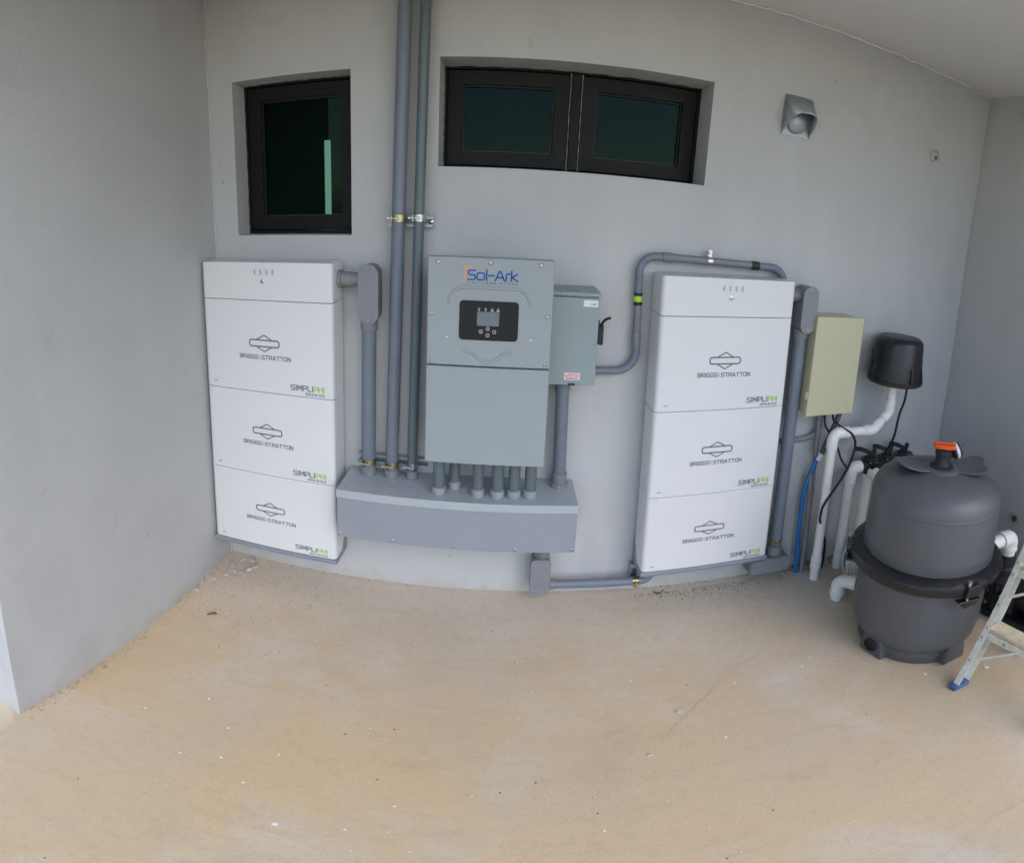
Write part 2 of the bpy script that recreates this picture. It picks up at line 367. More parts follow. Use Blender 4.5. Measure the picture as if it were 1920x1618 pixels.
def rrect(x0, x1, z0, z1, r, n=6):
    out = []
    for cx, cz, a in ((x1 - r, z1 - r, 0), (x0 + r, z1 - r, 90), (x0 + r, z0 + r, 180), (x1 - r, z0 + r, 270)):
        for k in range(n + 1):
            t = radians(a + 90 * k / n); out.append((cx + r * cos(t), cz + r * sin(t)))
    return out

# stroke lettering (squared, wide capitals)
q = .16
GL = {
 'B': (.9, [[(0, 0), (0, 1), (.9 - q, 1), (.9, 1 - q), (.9, .5 + q * .7), (.9 - q * .7, .5), (.9, .5 - q * .7), (.9, q), (.9 - q, 0), (0, 0)], [(0, .5), (.9 - q * .7, .5)]]),
 'R': (.9, [[(0, 0), (0, 1), (.9 - q, 1), (.9, 1 - q), (.9, .45 + q), (.9 - q, .42), (0, .42)], [(.52, .42), (.9, 0)]]),
 'I': (.1, [[(.05, 0), (.05, 1)]]),
 'G': (.92, [[(.92, 1), (q, 1), (0, 1 - q), (0, q), (q, 0), (.92 - q, 0), (.92, q), (.92, .47), (.48, .47)]]),
 'S': (.9, [[(.9, 1), (q, 1), (0, 1 - q), (0, .5 + q), (q, .5), (.9 - q, .5), (.9, .5 - q), (.9, q), (.9 - q, 0), (0, 0)]]),
 '&': (.7, [[(.7, .55), (.35, 0), (.15, 0), (0, .14), (0, .36), (.15, .5), (.45, .72), (.45, .9), (.34, 1), (.2, 1), (.1, .88), (.1, .72), (.7, 0)]]),
 'T': (.9, [[(0, 1), (.9, 1)], [(.45, 1), (.45, 0)]]),
 'A': (.98, [[(0, 0), (.42, 1), (.56, 1), (.98, 0)], [(.16, .3), (.82, .3)]]),
 'O': (.95, [[(q, 0), (0, q), (0, 1 - q), (q, 1), (.95 - q, 1), (.95, 1 - q), (.95, q), (.95 - q, 0), (q, 0)]]),
 'N': (.88, [[(0, 0), (0, 1), (.1, 1), (.78, 0), (.88, 0), (.88, 1)]]),
 'M': (1.05, [[(0, 0), (0, 1), (.12, 1), (.525, .25), (.93, 1), (1.05, 1), (1.05, 0)]]),
 'P': (.88, [[(0, 0), (0, 1), (.88 - q, 1), (.88, 1 - q), (.88, .4 + q), (.88 - q, .4), (0, .4)]]),
 'L': (.75, [[(0, 1), (0, 0), (.75, 0)]]),
 'H': (.88, [[(0, 0), (0, 1)], [(.88, 0), (.88, 1)], [(0, .5), (.88, .5)]]),
 'E': (.8, [[(.8, 1), (0, 1), (0, 0), (.8, 0)], [(0, .5), (.7, .5)]]),
 'W': (1.2, [[(0, 1), (.3, 0), (.6, .8), (.9, 0), (1.2, 1)]]),
 '6': (.85, [[(.8, .85), (.8 - q, 1), (q, 1), (0, 1 - q), (0, q), (q, 0), (.85 - q, 0), (.85, q), (.85, .52 - q * .5), (.85 - q, .55), (0, .55)]]),
 '-': (.5, [[(.05, .48), (.45, .48)]]), '.': (.1, [[(.05, 0), (.05, .08)]]), ' ': (.5, []),
 # lower-case and display forms for the inverter name
 'So': (.95, [[(.9, 1), (.2, 1), (.05, .88), (.05, .68), (.2, .53), (.8, .5), (.95, .37), (.95, .14), (.8, 0), (0, 0)]]),
 'o': (.95, [[(.16, 0), (0, .15), (0, .6), (.16, .75), (.79, .75), (.95, .6), (.95, .15), (.79, 0), (.16, 0)]]),
 'l': (.1, [[(.05, 0), (.05, 1.05)]]),
 'Ax': (1.15, [[(0, 0), (.5, 1), (.62, 1), (1.15, 0)], [(.3, .32), (.98, .32)]]),
 'r': (.45, [[(0, 0), (0, .6), (.14, .75), (.45, .75)]]),
 'k': (.75, [[(0, 0), (0, 1.08)], [(.72, .75), (.05, .38), (.12, .36), (.75, 0)]]),
 'dash': (.62, [[(0, .5), (.62, .5)]]),
}
def text_width(chars, gap): return sum(GL[c][0] for c in chars) + gap * (len(chars) - 1)
def lettering(mb_for, chars, x0, z0, width, h, w, y, gap=.28, ymat=None):
    """writes chars into meshes; mb_for(char index) gives the mesh for it"""
    sx = width / text_width(chars, gap); x = x0
    for i, c in enumerate(chars):
        gw, pls = GL[c]
        for pl in pls:
            cl = len(pl) > 3 and pl[0] == pl[-1]; pp = pl[:-1] if cl else pl
            mb_for(i).ribbon([(p[0] * sx, p[1] * h) for p in pp], w, (x, y, z0), (1, 0, 0), (0, 0, 1), cl)
        x += (gw + gap) * sx

XL, XR, ZC = -1.091, 2.725, 2.722

# ================================================================== the setting
ground = struct(MB().add([(-600, -600, -.006), (600, -600, -.006), (600, 600, -.006), (-600, 600, -.006)], [(0, 1, 2, 3)]).build('ground', 'ground', smooth=False))
fl = MB(); nx, ny = 44, 44
vs = []; fs = []
for j in range(ny + 1):
    for i in range(nx + 1):
        x = -1.060 + i * (XR + .10 + 1.060) / nx; y = -4.3 + j * 4.35 / ny
        if i == 0: x = -1.07 + .012 * sin(y * 7) if y < -1.395 else -1.20
        vs.append((x, y, .0025 * noise.noise(Vector((x * 1.3, y * 1.3, 0)))))
for j in range(ny):
    for i in range(nx):
        a = j * (nx + 1) + i; fs.append((a, a + 1, a + nx + 2, a + nx + 1))
floor = struct(fl.add(vs, fs).build('concrete_floor', 'floor'))

# walls
LW = (-.967, -.428, 1.624, 2.298); RW = (-.069, 1.029, 1.896, 2.333)
b = MB(); T = .26
for x0, x1, z0, z1 in ((XL - .16, LW[0], -.05, ZC + .2), (LW[0], LW[1], -.05, LW[2]), (LW[0], LW[1], LW[3], ZC + .2), (LW[1], RW[0], -.05, ZC + .2),
                       (RW[0], RW[1], -.05, RW[2]), (RW[0], RW[1], RW[3], ZC + .2), (RW[1], XR + .16, -.05, ZC + .2)):
    b.box(x0, x1, 0, T, z0, z1)
back_wall = tag(b.build('back_wall', 'wall', smooth=False), 'long grey plastered back wall with two recessed windows, equipment mounted on it', 'wall')
b = MB(); b.box(XL - .125, XL, -1.388, -.0005, -.05, ZC + .2)
left_wall = tag(b.build('side_wall', 'wall', bevel=.006), 'blank grey plastered side wall beside the left battery cabinet, ending in a bright edge', 'wall')
b = MB(); b.box(XR, XR + .15, -1.35, -.0005, -.05, ZC + .2)
right_wall = tag(b.build('side_wall', 'wall', bevel=.004), 'grey plastered side wall behind the pump and the charcoal filter tank', 'wall')
b = MB(); b.box(XL - .125, XR + .15, -2.10, .0, ZC, ZC + .18)
ceiling = struct(b.build('ceiling', 'ceil', smooth=False))
# ragged plaster bead where wall and ceiling meet
b = MB(); random.seed(3)
pth = [(x / 50, -.004 - .004 * random.random(), ZC - .002 - .006 * random.random()) for x in range(-54, 137)]
b.tube(pth, lambda t: .006, 6); b.build('plaster_bead', 'ceil', ceiling)
b = MB(); b.tube([(XL + .004, -.004, z / 20) for z in range(0, 55)], lambda t: .005, 6); b.build('corner_bead', 'wall', back_wall)

def blob(cx, cz, r, k, seed, jit=.25):
    random.seed(seed); return [(cx + r * (1 + random.uniform(-jit, jit)) * cos(2 * pi * i / k), cz + r * (1 + random.uniform(-jit, jit)) * sin(2 * pi * i / k)) for i in range(k)]
# knocked-through holes patched with rough plaster
b = MB(); b.prism(blob(2.324, 2.266, .038, 18, 2, .12), -.003, .001); pt = b.build('plaster_patch', 'patch', back_wall, smooth=False)
b = MB(); b.prism(blob(2.318, 2.262, .020, 12, 4, .35), -.005, .001); b.build('rubble_fill', 'stone', pt, smooth=False)
b = MB(); b.prism(blob(2.333, 2.254, .010, 9, 5, .3), -.0062, .001); b.build('hole', 'hole', pt, smooth=False)
b = MB(); b.prism(blob(-.645, .371, .036, 18, 6, .2), XR - .003, XR + .001, 'x'); pt = b.build('plaster_patch', 'patch', right_wall, smooth=False)
b = MB(); b.prism(blob(-.652, .374, .021, 12, 8, .3), XR - .0045, XR + .001, 'x'); b.build('hole', 'hole', pt, smooth=False)
for i, (x, z, r) in enumerate(((-1.04, 1.93, .005), (-1.035, 1.86, .008), (-1.02, 1.70, .004), (1.33, 2.56, .004), (1.62, 2.47, .006), (.02, .19, .006))):
    b = MB(); b.prism(blob(x, z, r, 8, 20 + i, .3), -.0015, .001); b.build('wall_nick', 'patch', back_wall, smooth=False)

# windows: fixed frame, sash, pane, and the dim room behind
def window(x0, x1, z0, z1, lights, label, y0):
    wob = bpy.data.objects.new('window', None); COL.objects.link(wob); wob.parent = back_wall; wob['label'] = label
    b = MB(); t = .014
    b.box(x0, x1, y0, y0 + .07, z0, z0 + t); b.box(x0, x1, y0, y0 + .07, z1 - t, z1); b.box(x0, x0 + t, y0, y0 + .07, z0 + t, z1 - t); b.box(x1 - t, x1, y0, y0 + .07, z0 + t, z1 - t)
    b.build('frame', 'frame', wob, bevel=.002)
    for i, (a, c) in enumerate(lights):
        fw = .064; b = MB(); ys = y0 + .004
        za, zb = z0 + t + .003, z1 - t - .003
        fb = fw * .92; O_ = [(a, za), (c, za), (c, zb), (a, zb)]; I_ = [(a + fw, za + fb), (c - fw, za + fb), (c - fw, zb - fw), (a + fw, zb - fw)]
        vs = [(p[0], y_, p[1]) for y_ in (ys, ys + .05) for p in O_ + I_]; fs = []
        for i in range(4):
            j = (i + 1) % 4; fs += [(i, j, 4 + j, 4 + i), (8 + i, 12 + i, 12 + j, 8 + j), (i, 8 + i, 8 + j, j), (4 + i, 4 + j, 12 + j, 12 + i)]
        b.add(vs, fs)
        b.build('sash', 'frame', wob, bevel=.003)
        b = MB(); g = .005
        for (p, q2, r, s2) in ((a + fw, a + fw + g, za + fw * .92, zb - fw), (c - fw - g, c - fw, za + fw * .92, zb - fw), (a + fw + g, c - fw - g, za + fw * .92, za + fw * .92 + g), (a + fw + g, c - fw - g, zb - fw - g, zb - fw)):
            b.box(p, q2, ys + .018, ys + .04, r, s2)
        b.build('glazing_bead', 'rubber', wob)
        b = MB(); b.box(a + fw - .004, c - fw + .004, ys + .030, ys + .036, za + fw * .92 - .004, zb - fw + .004); b.build('pane', 'glass', wob, smooth=False)
    if len(lights) > 1:
        xm = (lights[0][1] + lights[1][0]) / 2; b = MB(); b.box(xm - .021, xm + .021, y0 - .010, y0 + .07, z0 + t, z1 - t); b.build('mullion', 'frame', wob, bevel=.006)
        for dx in (-.024, .024):
            b = MB(); random.seed(int(dx * 1e4)); b.tube([(xm + dx + random.uniform(-.001, .001), y0 - .002, z0 + t + k * (z1 - z0 - 2 * t) / 14) for k in range(15)], lambda u: .0018 + .0012 * sin(40 * u), 5); b.build('caulk_line', 'caulk', wob)
    b = MB(); random.seed(int(x0 * 100)); b.tube([(x0 + (x1 - x0) * k / 40, y0 - .001, z1 - .001 - random.random() * .002) for k in range(41)], lambda u: .002 + .001 * sin(60 * u), 5); b.build('caulk_line', 'caulk', wob)
    b = MB(); b.tube([(x0 + .001 + random.random() * .002, y0 - .001, z0 + (z1 - z0) * k / 24) for k in range(25)], lambda u: .002 + .001 * sin(50 * u), 5); b.build('caulk_line', 'caulk', wob)
    return wob
window(*LW, [(LW[0] + .015, LW[1] - .015)], 'single dark-framed square window left of the tall conduits', .11)
window(*RW, [(RW[0] + .015, .455), (.505, RW[1] - .015)], 'wide dark-framed window with two tinted lights above the inverter', .15)
b = MB()
for x0, x1, y0, y1, z0, z1 in ((-2.0, 2.0, 2.2, 2.3, .8, 2.9), (-2.1, -2.0, .261, 2.3, .8, 2.9), (2.0, 2.1, .261, 2.3, .8, 2.9), (-2.1, 2.1, .261, 2.3, .7, .8), (-2.1, 2.1, .261, 2.3, 2.9, 3.0)): b.box(x0, x1, y0, y1, z0, z1)
room = b.build('dark_room', 'inside', back_wall, smooth=False)
b = MB(); b.box(-1.060, -1.017, 1.49, 1.50, 1.66, 2.18); b.build('reflection_strip', 'glint', back_wall, smooth=False)  # added glowing strip, stands in for the sky reflection in the left pane

# ================================================================== battery cabinets
def make_stack(x, z):
    w, hb, hm, hs, d = .614, .156, .389, .026, .16
    t = thing('battery_cabinet', 'white battery cabinet of stacked modules in the corner by the left side wall', 'battery cabinet', (x, 0, z), 'wall-mounted white battery cabinets')
    def shell(za, zb):
        b = MB(); g = .0009
        poly = rrect(x, x + w, -d, 0, .020, 7)
        # square back corners: keep arcs only at the front
        poly = [p for p in poly if p[1] < -d + .0201] + [(x + w, -.022), (x, -.022)]
        ang = sorted(poly, key=lambda p: math.atan2(p[1] + .09, p[0] - x - w / 2)); b.prism(ang, za + g, zb - g, 'z'); return b
    # base tray, rising behind the lowest module
    b = MB(); prof = [(-d - .002, z), (-d - .004, z + hs - .001), (-.085, z + hs - .001), (-.060, z + .055), (-.045, z + .10), (-.004, z + .14), (-.004, z)]
    b.prism(prof, x - .003, x + w + .003, 'x'); b.build('base_tray', 'base', t, bevel=.006, seg=3)
    b = MB(); b.box(x + .02, x + w - .02, -d + .03, -.006, z + .02, z + hs + 3 * hm + hb - .02); b.build('core', 'gap', t, smooth=False)
    yf = -d - .0007
    for k in range(3):
        za = z + hs + k * hm; zb = za + hm
        if k == 0:
            b = shell(za, zb)
        else: b = shell(za, zb)
        m = b.build('battery_module', 'white', t, bevel=.004, seg=3)
        cx = x + w * .49; cz = za + hm * .545
        e = MB(); h2 = .0135; lw = .0060
        e.ribbon(rrect(-.070, .070, -h2, h2, .009, 5), lw, (cx, yf, cz), (1, 0, 0), (0, 0, 1), True)
        for s in (1, -1): e.ribbon([(-.038, s * h2), (0, s * .0345), (.038, s * h2)], lw * .85, (cx, yf - .0001, cz), (1, 0, 0), (0, 0, 1))
        e.build('emblem', 'print', m, smooth=False)
        a, c2 = MB(), MB(); txt = list('BRIGGS&STRATTON')
        lettering(lambda i: c2 if txt[i] == '&' else a, txt, cx - .120, cz - .067, .242, .0155, .0035, yf, .36)
        a.build('lettering', 'print', m, smooth=False); c2.build('ampersand', 'amp', m, smooth=False)
        a, c2 = MB(), MB(); txt = list('SIMPLIPHI'); bx = x + w - .192; bz = za + .028
        lettering(lambda i: c2 if i > 5 else a, txt, bx, bz, .150, .0205, .0044, yf, .34)
        a.build('lettering', 'print', m, smooth=False); c2.build('green_lettering', 'green', m, smooth=False)
        a = MB(); lettering(lambda i: a, list('SPHI-B-6.6'), bx + .066, bz - .018, .084, .0095, .0020, yf); a.build('model_lettering', 'print', m, smooth=False)
        b = MB(); b.prism(rrect(x + .040, x + .058, za + .024, za + .031, .002, 3), yf - .0003, -d + .001); b.build('indicator', 'led', m, smooth=False)
    za = z + hs + 3 * hm; zb = za + hb
    m = shell(za, zb).build('control_module', 'white', t, bevel=.004, seg=3)
    for k in range(4):
        b = MB(); cx = x + w * .435 + k * .028; b.prism(rrect(cx - .0045, cx + .0045, zb - .052, zb - .030, .001, 2), yf - .0003, -d + .001); b.build('indicator', 'led', m, smooth=False)
    b = MB(); b.lathe([(.0095, -.002), (.0095, .003), (.0075, .004), (.002, .004), (.002, .001), (0, .001)], (x + w * .495, -d, zb - .078), (0, -1, 0), 18); k = b.build('key_lock', 'zinc', m)
    b = MB(); b.box(x + w * .495 - .0012, x + w * .495 + .0012, -d - .0048, -d, zb - .084, zb - .072); b.build('keyway', 'hole', k, smooth=False)
    return t
st_l = make_stack(-1.078, .178)
st_r = copy_tree(st_l); st_r.location = (.856, 0, .187); st_r.rotation_euler = (0, -.017, 0)   # hangs slightly out of plumb
st_r['label'] = 'white battery cabinet of stacked modules under the looping conduit, right of the inverter'

# ================================================================== inverter
x0, x1, z0, z1, d, zs = -.064, .393, .815, 1.575, .273, 1.193
inv = thing('inverter', 'large grey wall-mounted inverter with black display panel and blue lettering', 'inverter', (.16, 0, z0))
b = MB(); b.box(x0 + .012, x1 - .012, -d + .03, -.012, z0 + .012, z1 - .045); b.build('housing', 'inv', inv, bevel=.006)
b = MB(); b.box(x0, x1, -d, -d + .045, zs + .002, z1); cov = b.build('upper_cover', 'inv', inv, bevel=.005, seg=3)
b = MB(); b.box(x0, x1, -d - .004, -d + .041, z0, zs - .002); b.build('lower_cover', 'inv', inv, bevel=.005, seg=3)
b = MB(); b.box(x0 + .012, x1 - .012, -.012, -.002, z0 + .05, z1 - .05); b.build('mounting_plate', 'galv', inv)
for zz in (.88, 1.05, 1.24): b = MB(); b.box(x0 - .006, x0 + .014, -.19, -.09, zz, zz + .10); b.build('side_fan', 'blackm', inv, bevel=.004)
for p in ((-.026, 1.556), (.162, 1.559), (.343, 1.557), (-.046, 1.378), (.375, 1.381), (-.046, 1.209), (.375, 1.212)):
    screw(cov, (p[0], -d, p[1]), r=.0065)
# pressed ridges
arch = [(.014, 1.405), (.017, 1.425), (.028, 1.448), (.045, 1.462), (.07, 1.468), (.162, 1.469), (.254, 1.468), (.28, 1.462), (.298, 1.448), (.309, 1.425), (.312, 1.405)]
arch = [(a, c + .004) for a, c in arch]
b = MB(); b.tube(smoothpath([(p[0], -d + .001, p[1]) for p in arch], 4), lambda t: .0062 * min(1, 14 * t + .15, 14 * (1 - t) + .15), 10); b.build('pressed_ridge', 'inv', cov)
dip = [(.064, 1.252), (.09, 1.249), (.115, 1.236), (.138, 1.219), (.163, 1.212), (.188, 1.219), (.211, 1.236), (.236, 1.249), (.262, 1.252)]
b = MB(); b.tube(smoothpath([(p[0], -d + .001, p[1]) for p in dip], 4), lambda t: .006 * min(1, 14 * t + .15, 14 * (1 - t) + .15), 10); b.build('pressed_ridge', 'inv', cov)
for x in (.012, .318):
    b = MB(); b.lathe([(.004, 0), (.003, .001), (0, .0014)], (x, -d, 1.297), (0, -1, 0), 12); b.build('rivet_dot', 'sticker', cov)
b = MB(); b.prism(rrect(.055, .270, 1.290, 1.428, .014, 6), -d - .0035, -d + .002); pan = b.build('display_panel', 'screen', cov, bevel=.001)
yp = -d - .0042
b = MB(); b.box(.120, .200, yp, -d - .001, 1.342, 1.391); b.build('display', 'lcd', pan, smooth=False)
for k, (cx, s) in enumerate(((.126, 0), (.150, 0), (.174, 1), (.195, 1))):
    b = MB()
    if s == 0:
        b.ribbon(blob(0, .002, .0034, 10, 1, 0), .0014, (cx, yp, 1.398), (1, 0, 0), (0, 0, 1), True); b.ribbon([(0, -.001), (0, -.0045)], .003, (cx, yp, 1.398), (1, 0, 0), (0, 0, 1))
    else:
        b.ribbon(blob(0, .002, .0028, 10, 1, 0), .0016, (cx, yp, 1.398), (1, 0, 0), (0, 0, 1), True); b.ribbon([(-.005, -.0035), (.005, -.0035)], .0026, (cx, yp, 1.398), (1, 0, 0), (0, 0, 1))
    b.build('status_icon', 'icon', pan, smooth=False)
for cx, cz, s in ((.135, 1.321, 0), (.160, 1.332, 1), (.184, 1.321, 2), (.160, 1.309, 3)):
    b = MB(); b.ribbon(rrect(-.0056, .0056, -.0056, .0064, .003, 3), .0016, (cx, yp, cz), (1, 0, 0), (0, 0, 1), True)
    g = [[(-.002, .003), (.002, 0), (-.002, -.003)], [(-.0025, -.001), (0, .002), (.0025, -.001)], [(.0025, .003), (.0025, -.001), (-.0025, -.001)], [(-.0025, .001), (0, -.002), (.0025, .001)]][s]
    b.ribbon(g, .0014, (cx, yp, cz), (1, 0, 0), (0, 0, 1)); b.build('button_icon', 'icon', pan, smooth=False)
# name
yl = -d - .0006
b = MB(); b.prism([(.066, 1.492), (.066, 1.546), (.100, 1.546), (.096, 1.536), (.076, 1.534), (.076, 1.492)], yl, -d + .001); b.build('orange_flag', 'orange', cov, smooth=False)
b = MB(); lettering(lambda i: b, ['So', 'o', 'l', 'dash', 'Ax', 'r', 'k'], .082, 1.500, .178, .031, .0056, yl - .0003, .22); b.build('lettering', 'blue', cov, smooth=False)
b = MB(); lettering(lambda i: b, list('LIMITLESS POWER'), .080, 1.4865, .182, .0058, .0015, yl, .9); b.build('tagline', 'tagline', cov, smooth=False)

# ================================================================== disconnect switch
ds = thing('disconnect_box', 'grey metal disconnect box with stickers beside the inverter', 'electrical box', (.49, 0, 1.104))
b = MB(); b.box(.400, .583, -.150, -.004, 1.106, 1.448); b.build('body', 'disc', ds, bevel=.003)
b = MB(); b.box(.398, .586, -.162, -.150, 1.104, 1.436); dcv = b.build('cover', 'disc', ds, bevel=.002)
b = MB(); b.prism([(-.168, 1.443), (-.168, 1.455), (-.162, 1.457), (-.002, 1.459), (-.002, 1.452), (-.164, 1.452), (-.164, 1.443)], .396, .589, 'x'); b.build('rain_hood', 'disc', ds, bevel=.0015)
for x in (.448, .520): screw(ds, (x, -.14, 1.4572), (0, 0, 1), .005)
b = MB(); b.prism(rrect(.523, .580, 1.404, 1.428, .001, 2), -.1628, -.1605); s1 = b.build('sticker', 'sticker', dcv, smooth=False)
b = MB(); lettering(lambda i: b, list('S-AR-E'), .552, 1.411, .022, .005, .0012, -.1632); b.build('print', 'print', s1, smooth=False)
b = MB(); b.prism(rrect(.463, .525, 1.124, 1.152, .001, 2), -.1628, -.1605); s1 = b.build('warning_sticker', 'sticker', dcv, smooth=False)
b = MB()
b.prism([(.466, 1.136), (.470, 1.147), (.474, 1.136)], -.1632, -.162)
for r, (a, c) in enumerate(((.477, .521), (.474, .500), (.503, .522), (.474, .498), (.502, .521), (.470, .516), (.468, .520))):
    zz = (1.147, 1.142, 1.142, 1.138, 1.138, 1.132, 1.128)[r]; b.box(a, c, -.1632, -.162, zz - .0010, zz + .0012)
b.build('print', 'redprint', s1, smooth=False)
b = MB(); b.box(.480, .507, -.1645, -.15, 1.1035, 1.111); b.build('latch', 'blackm', dcv)
for zz in (1.375, 1.355, 1.31, 1.29, 1.265, 1.22, 1.20): b = MB(); b.lathe([(.004, 0), (.003, .0008), (0, .001)], (.576, -.162, zz), (0, -1, 0), 10); b.build('embossed_dot', 'disc', dcv)
b = MB(); b.prism([(-.125, 1.255), (-.125, 1.338), (-.115, 1.345), (-.07, 1.345), (-.06, 1.335), (-.06, 1.255)], .583, .600, 'x'); b.prism([(-.118, 1.250), (-.118, 1.310), (-.105, 1.328), (-.085, 1.330), (-.072, 1.318), (-.072, 1.250)], .600, .618, 'x')
hd = b.build('handle_base', 'blackm', ds, bevel=.003)
b = MB(); b.tube(smoothpath([(.608, -.098, 1.305), (.612, -.11, 1.335), (.622, -.118, 1.350), (.642, -.122, 1.359)], 4), .0055, 8); b.build('handle', 'blackm', hd)
for zz in (1.30, 1.275): screw(hd, (.618, -.092, zz), (1, 0, 0), .006)

# ================================================================== wireway
ww = thing('wireway_box', 'long bluish grey wireway box under the inverter', 'wireway', (.055, 0, .395))
x0, x1, z0, z1, d = -.435, .545, .395, .625, .234
b = MB(); b.box(x0 + .004, x1 - .004, -d + .006, -.004, z0 + .002, z1 - .004); b.build('body', 'ww', ww, bevel=.002)
b = MB(); b.box(x0 + .002, x1 - .002, -d + .001, -d + .0045, z0, z1 - .036); fr = b.build('front_panel', 'ww', ww, bevel=.0015)
b = MB(); b.prism([(-.002, z1 - .003), (-.002, z1), (-d - .003, z1), (-d - .004, z1 - .036), (-d - .0005, z1 - .036), (-d, z1 - .003)], x0, x1, 'x'); lid = b.build('lid', 'wwl', ww, bevel=.0012)
for x in (x0 + .012, -.195, .055, .300, x1 - .012): screw(fr, (x, -d + .001, z0 + .014), r=.006)

# ================================================================== conduit fittings
def coupling(parent, a, bb, r, m='pvcm', name='coupling'):
    a, bb = Vector(a), Vector(bb); L_ = (bb - a).length
    b = MB(); b.lathe([(r * .9, 0), (r * .985, .0006), (r, .003), (r, L_ - .003), (r * .985, L_ - .0006), (r * .9, L_)], a, bb - a, 28); return b.build(name, m, parent)
def hexnut(parent, c, axis, r, h, m='pvcm', n=10, name='locknut'):
    b = MB(); ax = Vector(axis).normalized(); q_ = Vector((0, 0, 1)).rotation_difference(ax).to_matrix(); c = Vector(c)
    pts = []
    for i in range(n):
        for dt, rr in ((-.14, 1), (.14, 1), (.22, .93), (.41, .93)):
            t = 2 * pi * (i / n) + dt; pts.append((r * rr * cos(t), r * rr * sin(t)))
    k = len(pts); vs = [c + q_ @ Vector((p[0], p[1], 0)) for p in pts] + [c + q_ @ Vector((p[0], p[1], h)) for p in pts]
    fs = [tuple(range(k))[::-1], tuple(range(k, 2 * k))] + [(i, (i + 1) % k, k + (i + 1) % k, k + i) for i in range(k)]
    b.add(vs, fs); return b.build(name, m, parent)
def conduit_body(parent, cx, z0, z1, w, yf, yb, m='pvcm', horiz=False, rfac=.5):
    """capsule-shaped access fitting with a screwed-on cover facing -Y"""
    b = MB(); poly = rrect(cx - w / 2, cx + w / 2, z0, z1, min(w, z1 - z0) * rfac * .98, 8); b.prism(poly, yf + .006, yb)
    body = b.build('conduit_body', m, parent, bevel=.006, seg=3)
    b = MB(); poly = rrect(cx - w / 2 - .002, cx + w / 2 + .002, z0 - .002, z1 + .002, min(w + .004, z1 - z0) * rfac * .98, 8); b.prism(poly, yf, yf + .0052)
    cv = b.build('cover', 'cover', body, bevel=.0012)
    for p in ((((z0 + z1) / 2, z1 - .014), ((z0 + z1) / 2, z0 + .014)) if False else ((cx, z1 - .014), (cx, z0 + .014))): screw(cv, (p[0], yf, p[1]), r=.0048)
    return body

# left run: cabinet -> fitting -> down into the wireway
t = thing('conduit_run', 'thick grey conduit from left battery cabinet down into wireway, with oblong fitting', 'conduit', (-.338, -.07, .625))
conduit_body(t, -.327, 1.292, 1.520, .082, -.122, -.040)
coupling(t, (-.334, -.075, 1.262), (-.334, -.075, 1.30), .036)
b = MB(); b.cyl((-.342, -.062, .640), (-.334, -.075, 1.27), .0305, 28); b.build('pipe', 'pvc', t)
coupling(t, (-.342, -.062, .6255), (-.342, -.062, .668), .0345, 'pvcm')
hexnut(t, (-.4635, -.078, 1.458), (1, 0, 0), .036, .016)
coupling(t, (-.448, -.078, 1.458), (-.402, -.078, 1.458), .029); coupling(t, (-.405, -.078, 1.458), (-.355, -.078, 1.458), .0265)
# tall pipes up the wall
def tall(label, xb, xt, r, m, y):
    t = thing('conduit_riser', label, 'conduit', (xb, y, .625))
    b = MB(); b.cyl((xb, y, .638), (xt, y, 2.70), r, 28); b.build('pipe', m, t)
    coupling(t, (xb, y, .6255), (xb, y, .664), r + .005, 'pvcm'); return t
tall('thick bluish grey riser conduit climbing the wall left of the inverter', -.238, -.192, .0275, 'pvc', -.065)
tall('thinner dark grey riser conduit nearest the inverter, climbing the wall', -.150, -.116, .0210, 'pvcd', -.060)
def xat(xb, xt, z): return xb + (xt - xb) * (z - .638) / (2.70 - .638)
